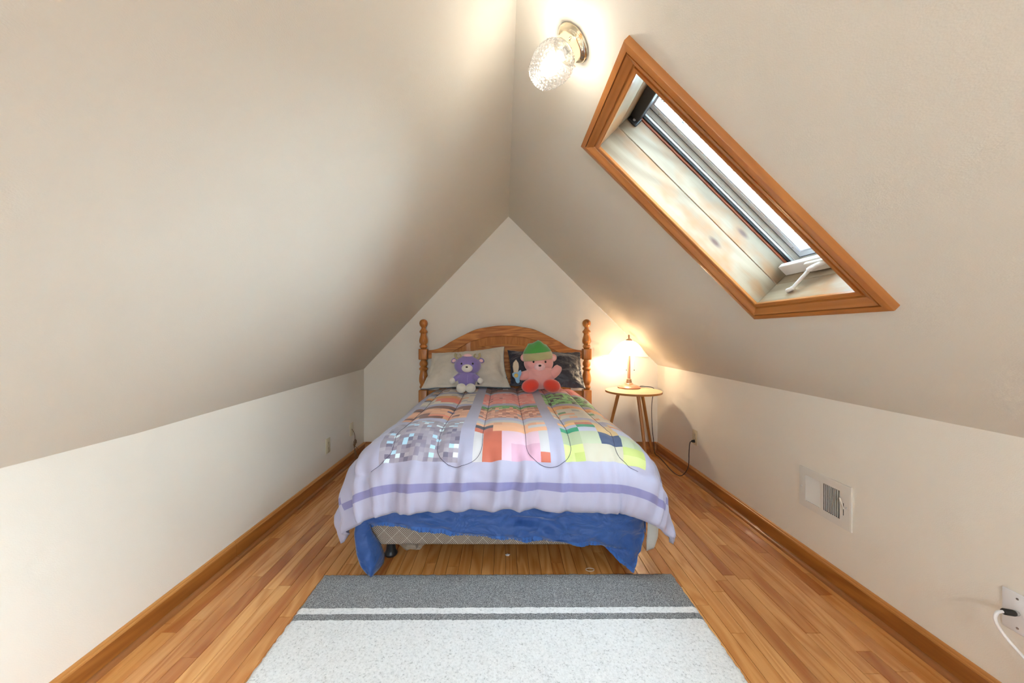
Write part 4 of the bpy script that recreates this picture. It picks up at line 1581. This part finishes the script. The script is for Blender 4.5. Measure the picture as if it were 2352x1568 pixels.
def shade_mat():
    t = NT('alabaster_glass')
    tr = t.add('ShaderNodeBsdfTransparent')
    tr.inputs[0].default_value = (1.0, 0.93, 0.82, 1)
    tl_ = t.add('ShaderNodeBsdfTranslucent')
    n = t.noise(t.coord(), 22, 4, 0.6, 1.5)
    t.link(t.ramp(n, [(0.35, (0.95, 0.86, 0.72)), (0.65, (0.78, 0.66, 0.50))]), tl_.inputs[0])
    gl = t.add('ShaderNodeBsdfDiffuse')
    gl.inputs[0].default_value = (0.85, 0.82, 0.75, 1)
    m1 = t.add('ShaderNodeMixShader')
    m1.inputs[0].default_value = 0.55
    t.link(tl_.outputs[0], m1.inputs[1])
    t.link(gl.outputs[0], m1.inputs[2])
    m2 = t.add('ShaderNodeMixShader')
    m2.inputs[0].default_value = 0.84
    t.link(tr.outputs[0], m2.inputs[1])
    t.link(m1.outputs[0], m2.inputs[2])
    t.link(m2.outputs[0], t.out.inputs['Surface'])
    return t.m


SH = [(0.167, 0.300), (0.169, 0.304), (0.158, 0.318), (0.140, 0.340), (0.122, 0.362), (0.102, 0.386), (0.080, 0.408), (0.056, 0.425), (0.034, 0.433), (0.012, 0.436)]
lamp_tilt = (0, math.radians(3.5), 0)
sh = lpart('lamp_shade', [(r, z - 0.37) for r, z in SH], shade_mat(), 48, False, (0, 0, 0.37), lamp_tilt)
sh.data.polygons.foreach_set('use_smooth', [True] * len(sh.data.polygons))
lpart('shade_cap', [(0.031, 0.434), (0.029, 0.439), (0.020, 0.447), (0.008, 0.452)], M_LAMPB2)
lpart('finial', [(0.004, 0.4522), (0.009, 0.458), (0.005, 0.464), (0.009, 0.472), (0.0095, 0.478), (0.006, 0.485), (0.0005, 0.490)], M_LAMPB2, 16)
for s in (-1, 1):
    o = tube_obj('bulb_socket', [(LX + s * 0.010, LY - .01, LZ + 0.335), (LX + s * 0.035, LY - .02, LZ + 0.333), (LX + s * 0.050, LY - .024, LZ + 0.336)], 0.011, M_LAMPB2, None, 12)
    adopt(o, tl_e)
    # pull chain: strung beads
    vs, fs = [], []
    cx, cy = (LX - 0.036, LY - 0.040) if s < 0 else (LX + 0.036, LY - 0.036)
    tube([(cx, cy, LZ + 0.326), (cx, cy, LZ + 0.170)], 0.0009, 6, vs, fs)
    o = mesh_obj('pull_chain', vs, fs, M_STEEL, None, True)
    adopt(o, tl_e)
    b = blob('chain_bead', (cx, cy, LZ + 0.168), (0.005, 0.005, 0.005), M_DARK, None, None, 12, 8)
    adopt(b, tl_e)
M_TBULB = emitter('table_bulb_glow', (1.0, 0.80, 0.56), TABLE_BULB)
b = blob('bulb', (LX - 0.082, LY - 0.030, LZ + 0.345), (0.032, 0.025, 0.025), M_TBULB, None, None, 18, 10)
adopt(b, tl_e)
b = blob('bulb', (LX + 0.082, LY - 0.030, LZ + 0.345), (0.032, 0.025, 0.025), plain('unlit_bulb', (0.85, 0.83, 0.8), 0.3), None, None, 18, 10)
adopt(b, tl_e)
o = tube_obj('lamp_cord', [(LX + .09, LY + .03, LZ + .004), (LX + .13, LY + .05, LZ + .010), (LX + .165, LY + .06, LZ + .006), (1.365, 3.505, LZ + .002), (1.392, 3.515, LZ - .03), (1.375, 3.525, .50), (1.385, 3.55, .30), (1.412, 3.572, .10), (1.420, 3.565, .012), (1.425, 3.48, .0045), (1.405, 3.30, .0045), (1.385, 3.12, .0045), (1.400, 3.00, .012), (1.425, 2.935, .10), (1.43, 2.93, .22), (1.438, 2.932, .292), (1.458, 2.938, .302)], 0.0030, M_CORD, None, 6, 7)
adopt(o, tl_e)
o = tube_obj('plug', [(1.452, 2.938, .302), (1.460, 2.938, .303), (1.475, 2.938, .303), (1.4795, 2.938, .303)], [0.006, 0.010, 0.012, 0.012], M_CORD, None, 12, 1, False)
adopt(o, tl_e)
nl_ = tube_obj('nail', [(0.952, YB - 0.0005, 0.915), (0.952, YB - 0.014, 0.917)], 0.0022, M_DARK, None, 8, 1, False)
tag(nl_, 'tiny dark nail sticking out of the wall behind the lamp', 'nail')

# ------------------------------------------------------------------ wall plates, vent, cables
def wall_plate(name, xw, sgn, yc, zc, mat, label, cat, kind, w=0.070, h=0.115):
    """sgn: direction into the room along x"""
    e = empty(name, (xw, yc, zc), label, cat)
    bm = bmesh.new()
    xa, xb = sorted((xw + sgn * 0.0004, xw + sgn * 0.006))
    box_bm(bm, xa, xb, yc - w / 2, yc + w / 2, zc - h / 2, zc + h / 2, 0.003, 2)
    o = bm_obj('cover_plate', bm, mat)
    smooth_by_angle(o, 40)
    adopt(o, e)

    def disc(nm, dy, dz, r, d0, d1, m, seg=14):
        vs, fs = tube([(xw + sgn * d0, yc + dy, zc + dz), (xw + sgn * d1, yc + dy, zc + dz)], r, seg)
        q = mesh_obj(nm, vs, fs, m)
        return adopt(q, e)
    if kind == 'duplex':
        for dz in (-0.0195, 0.0195):
            bm = bmesh.new()
            xa, xb = sorted((xw + sgn * 0.005, xw + sgn * 0.0075))
            box_bm(bm, xa, xb, yc - .0165, yc + .0165, zc + dz - .014, zc + dz + .014, 0.002, 1)
            rc = adopt(bm_obj('socket_face', bm, mat), e)
            for dy in (-.0062, .0062):
                xa2, xb2 = sorted((xw + sgn * 0.0070, xw + sgn * 0.0079))
                adopt(box('slot', xa2, xb2, yc + dy - .0012, yc + dy + .0012, zc + dz - .002, zc + dz + .006, M_DARK), e)
            disc('ground_hole', 0, dz - .008, .0024, .0070, .0079, M_DARK)
        disc('screw', 0, 0, .0032, .0055, .0068, M_STEEL)
    else:
        for dz in (-.042, .042):
            disc('screw', 0, dz, .0032, .0055, .0068, M_STEEL)
    return e, disc


wall_plate('outlet', XL, 1, 2.91, 0.277, M_IVORY, 'ivory duplex outlet on the left knee wall nearer the camera', 'outlet', 'duplex')
cp, disc = wall_plate('cable_plate', XL, 1, 3.36, 0.290, M_IVORY, 'ivory cable plate with a wire bundle on the left wall near corner', 'wall plate', 'cable')
disc('cable_hole', 0, 0.0, .004, .0055, .0066, M_DARK)
wall_plate('outlet', XR, -1, 2.938, 0.332, M_IVORY, 'ivory duplex outlet with the lamp plug on the right knee wall', 'outlet', 'duplex')
cx_, disc = wall_plate('coax_plate', XR, -1, 1.090, 0.327, M_WHITEP, 'white coax wall plate with white cable at the right frame edge', 'wall plate', 'cable')
disc('connector_nut', 0, 0.001, .0075, .0055, .014, M_STEEL, 6)

# coiled brown wire under the cable plate
wb = empty('wire_bundle', (XL + 0.03, 3.33, 0.02), 'tangled bundle of thin brown wire hanging from the ivory plate', 'wire')
M_WIRE = plain('brown_wire', (0.20, 0.115, 0.055), 0.5)
xw = XL
adopt(tube_obj('lead', [(xw + .008, 3.36, .290), (xw + .030, 3.35, .262), (xw + .040, 3.345, .22), (xw + .038, 3.34, .165), (xw + .034, 3.335, .13)], 0.0021, M_WIRE), wb)
rw = random.Random(5)
for k in range(5):
    a = rw.uniform(-.02, .02)
    top = .21 - .012 * k
    adopt(tube_obj('loop', [(xw + .036, 3.335, .135), (xw + .036 + a, 3.31 + .008 * k, .185 + .006 * k), (xw + .040 + a, 3.335, top), (xw + .044, 3.362 - .006 * k, .18), (xw + .040, 3.338, .135), (xw + .045 + a, 3.300 + .01 * k, .070), (xw + .052 + a * .5, 3.315 + .012 * k, .030 + .004 * k), (xw + .050, 3.345, .055), (xw + .038, 3.336, .13)], 0.0017, M_WIRE, None, 6, 6), wb)
adopt(tube_obj('tie', [(xw + .050, 3.28, .178), (xw + .044, 3.32, .152), (xw + .048, 3.345, .138), (xw + .060, 3.375, .105)], 0.0022, M_WIRE), wb)

# white coax cable
co = empty('coax_cable', (1.45, 1.09, 0.327), 'white coaxial cable with black plug running down from coax plate', 'cable')
o = tube_obj('plug_sleeve', [(XR - .0142, 1.090, .328), (XR - .018, 1.0905, .3285), (XR - .040, 1.093, .331), (XR - .0435, 1.0935, .331)], [0.0075, 0.0085, 0.0085, 0.0070], M_CORD, None, 14, 1, False)
adopt(o, co)
o = tube_obj('cable', [(XR - .040, 1.093, .331), (XR - .056, 1.096, .326), (XR - .064, 1.094, .305), (XR - .055, 1.080, .27), (XR - .046, 1.045, .235), (XR - .045, 0.98, .18), (XR - .050, 0.88, .08), (XR - .052, 0.78, .02), (XR - .052, 0.60, .012)], 0.0042, M_WHITEP, None, 10, 6)
adopt(o, co)

# air vent
VY0, VY1, VZ0, VZ1 = 1.615, 1.889, 0.290, 0.474
ve = empty('air_vent', (XR, (VY0 + VY1) / 2, VZ0), 'off-white metal air register with two banks of louvres on right wall', 'vent')
bm = bmesh.new()
ym = 1.757
opens = [(ym + .0075, VY1 - .034), (VY0 + .048, ym - .0075)]
za, zb = VZ0 + .030, VZ1 - .030
yb_ = sorted({VY0, VY1, opens[0][0], opens[0][1], opens[1][0], opens[1][1]})
zb_ = [VZ0, za, zb, VZ1]
xo, xi = XR - 0.0095, XR - 0.0075
for i in range(len(yb_) - 1):
    for j in range(3):
        mid = (yb_[i] + yb_[i + 1]) / 2
        if j == 1 and any(a < mid < b for a, b in opens):
            continue
        box_bm(bm, xo, xi, yb_[i], yb_[i + 1], zb_[j], zb_[j + 1])
for a in ((VY0 - .004, VY0, VZ0 - .004, VZ1 + .004), (VY1, VY1 + .004, VZ0 - .004, VZ1 + .004), (VY0, VY1, VZ0 - .004, VZ0), (VY0, VY1, VZ1, VZ1 + .004)):
    box_bm(bm, xo + .001, XR - .0006, a[0], a[1], a[2], a[3])
bmesh.ops.remove_doubles(bm, verts=bm.verts, dist=1e-5)
adopt(bm_obj('face_plate', bm, M_VENT), ve)
adopt(box('duct_shadow', XR - .0013, XR - .0007, VY0 + .03, VY1 - .03, VZ0 + .025, VZ1 - .025, M_DARK), ve)
for bi, (a, b) in enumerate(opens):
    for k in range(9):
        yc = a + (b - a) * (k + 0.5) / 9
        ang = 0.62 if bi == 0 else -0.55
        hw = 0.0062
        dx, dy = hw * math.sin(abs(ang)), hw * math.cos(ang)
        if bi == 0:
            q = [(XR - .0090 + 1.6 * dx, yc - dy * .42), (XR - .0090, yc + dy * .46)]
        else:
            q = [(XR - .0092, yc - .0004), (XR - .0022, yc + .0004)]
        vs = [(q[0][0], q[0][1], za), (q[1][0], q[1][1], za), (q[1][0], q[1][1], zb), (q[0][0], q[0][1], zb)]
        vs += [(v[0] + 0.0005, v[1] + .0006, v[2]) for v in vs]
        adopt(mesh_obj('louvre', vs, [(0, 1, 2, 3), (7, 6, 5, 4), (0, 4, 5, 1), (1, 5, 6, 2), (2, 6, 7, 3), (3, 7, 4, 0)], M_VENT), ve)
for yv in (VY0 + .016, VY1 - .012):
    vs, fs = tube([(xo + .0002, yv, (VZ0 + VZ1) / 2), (xo - .0022, yv, (VZ0 + VZ1) / 2)], [0.0036, 0.0024], 12)
    adopt(mesh_obj('screw', vs, fs, M_STEEL), ve)
adopt(tube_obj('damper_lever', [(xo + .0005, VY0 + .030, .372), (xo - .003, VY0 + .030, .385), (xo - .010, VY0 + .028, .398), (xo - .013, VY0 + .030, .410), (xo - .011, VY0 + .036, .418)], [0.0018] * 8 + [0.0026] * 8 + [0.0036] * 9, M_VENT, None, 8), ve)
adopt(box('lever_slot', xo - .0004, xo + .0002, VY0 + .0285, VY0 + .0315, .345, .398, M_DARK), ve)

# ------------------------------------------------------------------ rug
def rug_mat():
    t = NT('striped_rug')
    tc = t.add('ShaderNodeTexCoord')
    sp = t.add('ShaderNodeSeparateXYZ')
    t.link(tc.outputs['Object'], sp.inputs[0])
    wob = t.math('MULTIPLY', t.math('SUBTRACT', t.noise(t.coord(), 60, 2), 0.5), 0.008)
    y = t.math('MULTIPLY', t.math('ADD', sp.outputs[1], wob), -1.0)       # 0 at the far edge, growing towards the camera
    f = t.math('DIVIDE', y, 2.1)
    white, grey = 1.0, 0.0
    band = t.ramp(f, [(0.0, grey), (0.214 / 2.1, white), (0.248 / 2.1, grey), (0.285 / 2.1, white)], 'CONSTANT')
    c = t.coord()
    n1 = t.noise(c, 330, 2, 0.7)
    n2 = t.noise(c, 130, 3, 0.7)
    g = t.ramp(n1, [(0.40, (0.075, 0.075, 0.08)), (0.50, (0.20, 0.20, 0.205)), (0.60, (0.44, 0.44, 0.445))])
    w = t.ramp(n2, [(0.30, (0.42, 0.42, 0.42)), (0.40, (0.74, 0.74, 0.74)), (0.6, (0.86, 0.86, 0.86))])
    t.base(t.mix(band, g, w))
    t.bump(n1, 0.6, 0.006)
    t.set(Roughness=0.95)
    t.b.inputs['Sheen Weight'].default_value = 0.2
    return t.m


RW, RL, RT = 1.625, 2.1, 0.011
vs, fs = [], []
nx, ny = 130, 170
rr_ = random.Random(3)
for j in range(ny + 1):
    for i in range(nx + 1):
        x, y = -RW / 2 + RW * i / nx, -RL * j / ny
        edge = i in (0, nx) or j in (0, ny)
        if edge:
            x += rr_.uniform(-.0025, .0025)
            y += rr_.uniform(-.0025, .0025)
        vs.append((x, y, (0.006 if edge else RT + rr_.uniform(-.0012, .0012))))
for j in range(ny):
    for i in range(nx):
        k = j * (nx + 1) + i
        fs.append((k, k + 1, k + nx + 2, k + nx + 1))
top_n = len(vs)
rim = [i for i in range(nx + 1)] + [j * (nx + 1) + nx for j in range(1, ny + 1)] + [ny * (nx + 1) + i for i in range(nx - 1, -1, -1)] + [j * (nx + 1) for j in range(ny - 1, 0, -1)]
for r in rim:
    vs.append((vs[r][0], vs[r][1], 0.0030))
for q in range(len(rim)):
    q2 = (q + 1) % len(rim)
    fs.append((rim[q], rim[q2], top_n + q2, top_n + q))
rug = mesh_obj('rug', vs, fs, rug_mat(), None, True)
rug.location = (-0.0265, 1.7746, 0)
rug.rotation_euler = (0, 0, math.radians(0.35))
tag(rug, 'white rug with grey border stripes on the floor before the bed', 'rug')

# ------------------------------------------------------------------ litter under the bed
def crumple(name, c, r, mat, label, cat, seed, sq=0.35):
    vs, fs = ellipsoid((0, 0, 0), (r, r * 0.7, r * sq), 16, 8)
    vv = []
    for v in vs:
        k = 1 + 0.55 * noise.noise(v * (2.2 / r) + Vector((seed, 0, 0)))
        vv.append(Vector((v.x * k, v.y * k, v.z * k)))
    zmin = min(v.z for v in vv)
    o = mesh_obj(name, [v + Vector((c[0], c[1], -zmin + 0.0006)) for v in vv], fs, mat)
    weld(o)
    o.data.polygons.foreach_set('use_smooth', [False] * len(o.data.polygons))
    tag(o, label, cat)
    return o


M_FILM = NT('clear_film')
M_FILM.base((0.75, 0.68, 0.58))
M_FILM.set(Roughness=0.25, Alpha=0.45)
M_FILM = M_FILM.m
crumple('plastic_wrap', (-0.485, 2.01), 0.070, M_FILM, 'crumpled clear plastic wrap under the foot of the bed', 'wrapper', 3, 0.30)
crumple('paper_scrap', (0.018, 1.935), 0.011, M_WHITEP, 'tiny white paper scrap on the floor under the bed', 'scrap', 9, 0.35)
pts = [(0.412 + 0.020 * math.cos(a), 1.818 + 0.012 * math.sin(a), 0.0022) for a in [k * 2 * PI / 20 for k in range(20)]]
o = tube_obj('plastic_ring', pts, 0.0018, plain('clear_ring', (0.70, 0.60, 0.52), 0.25), None, 6, 2)
tag(o, 'small clear plastic ring on the floor near the rug edge', 'ring')
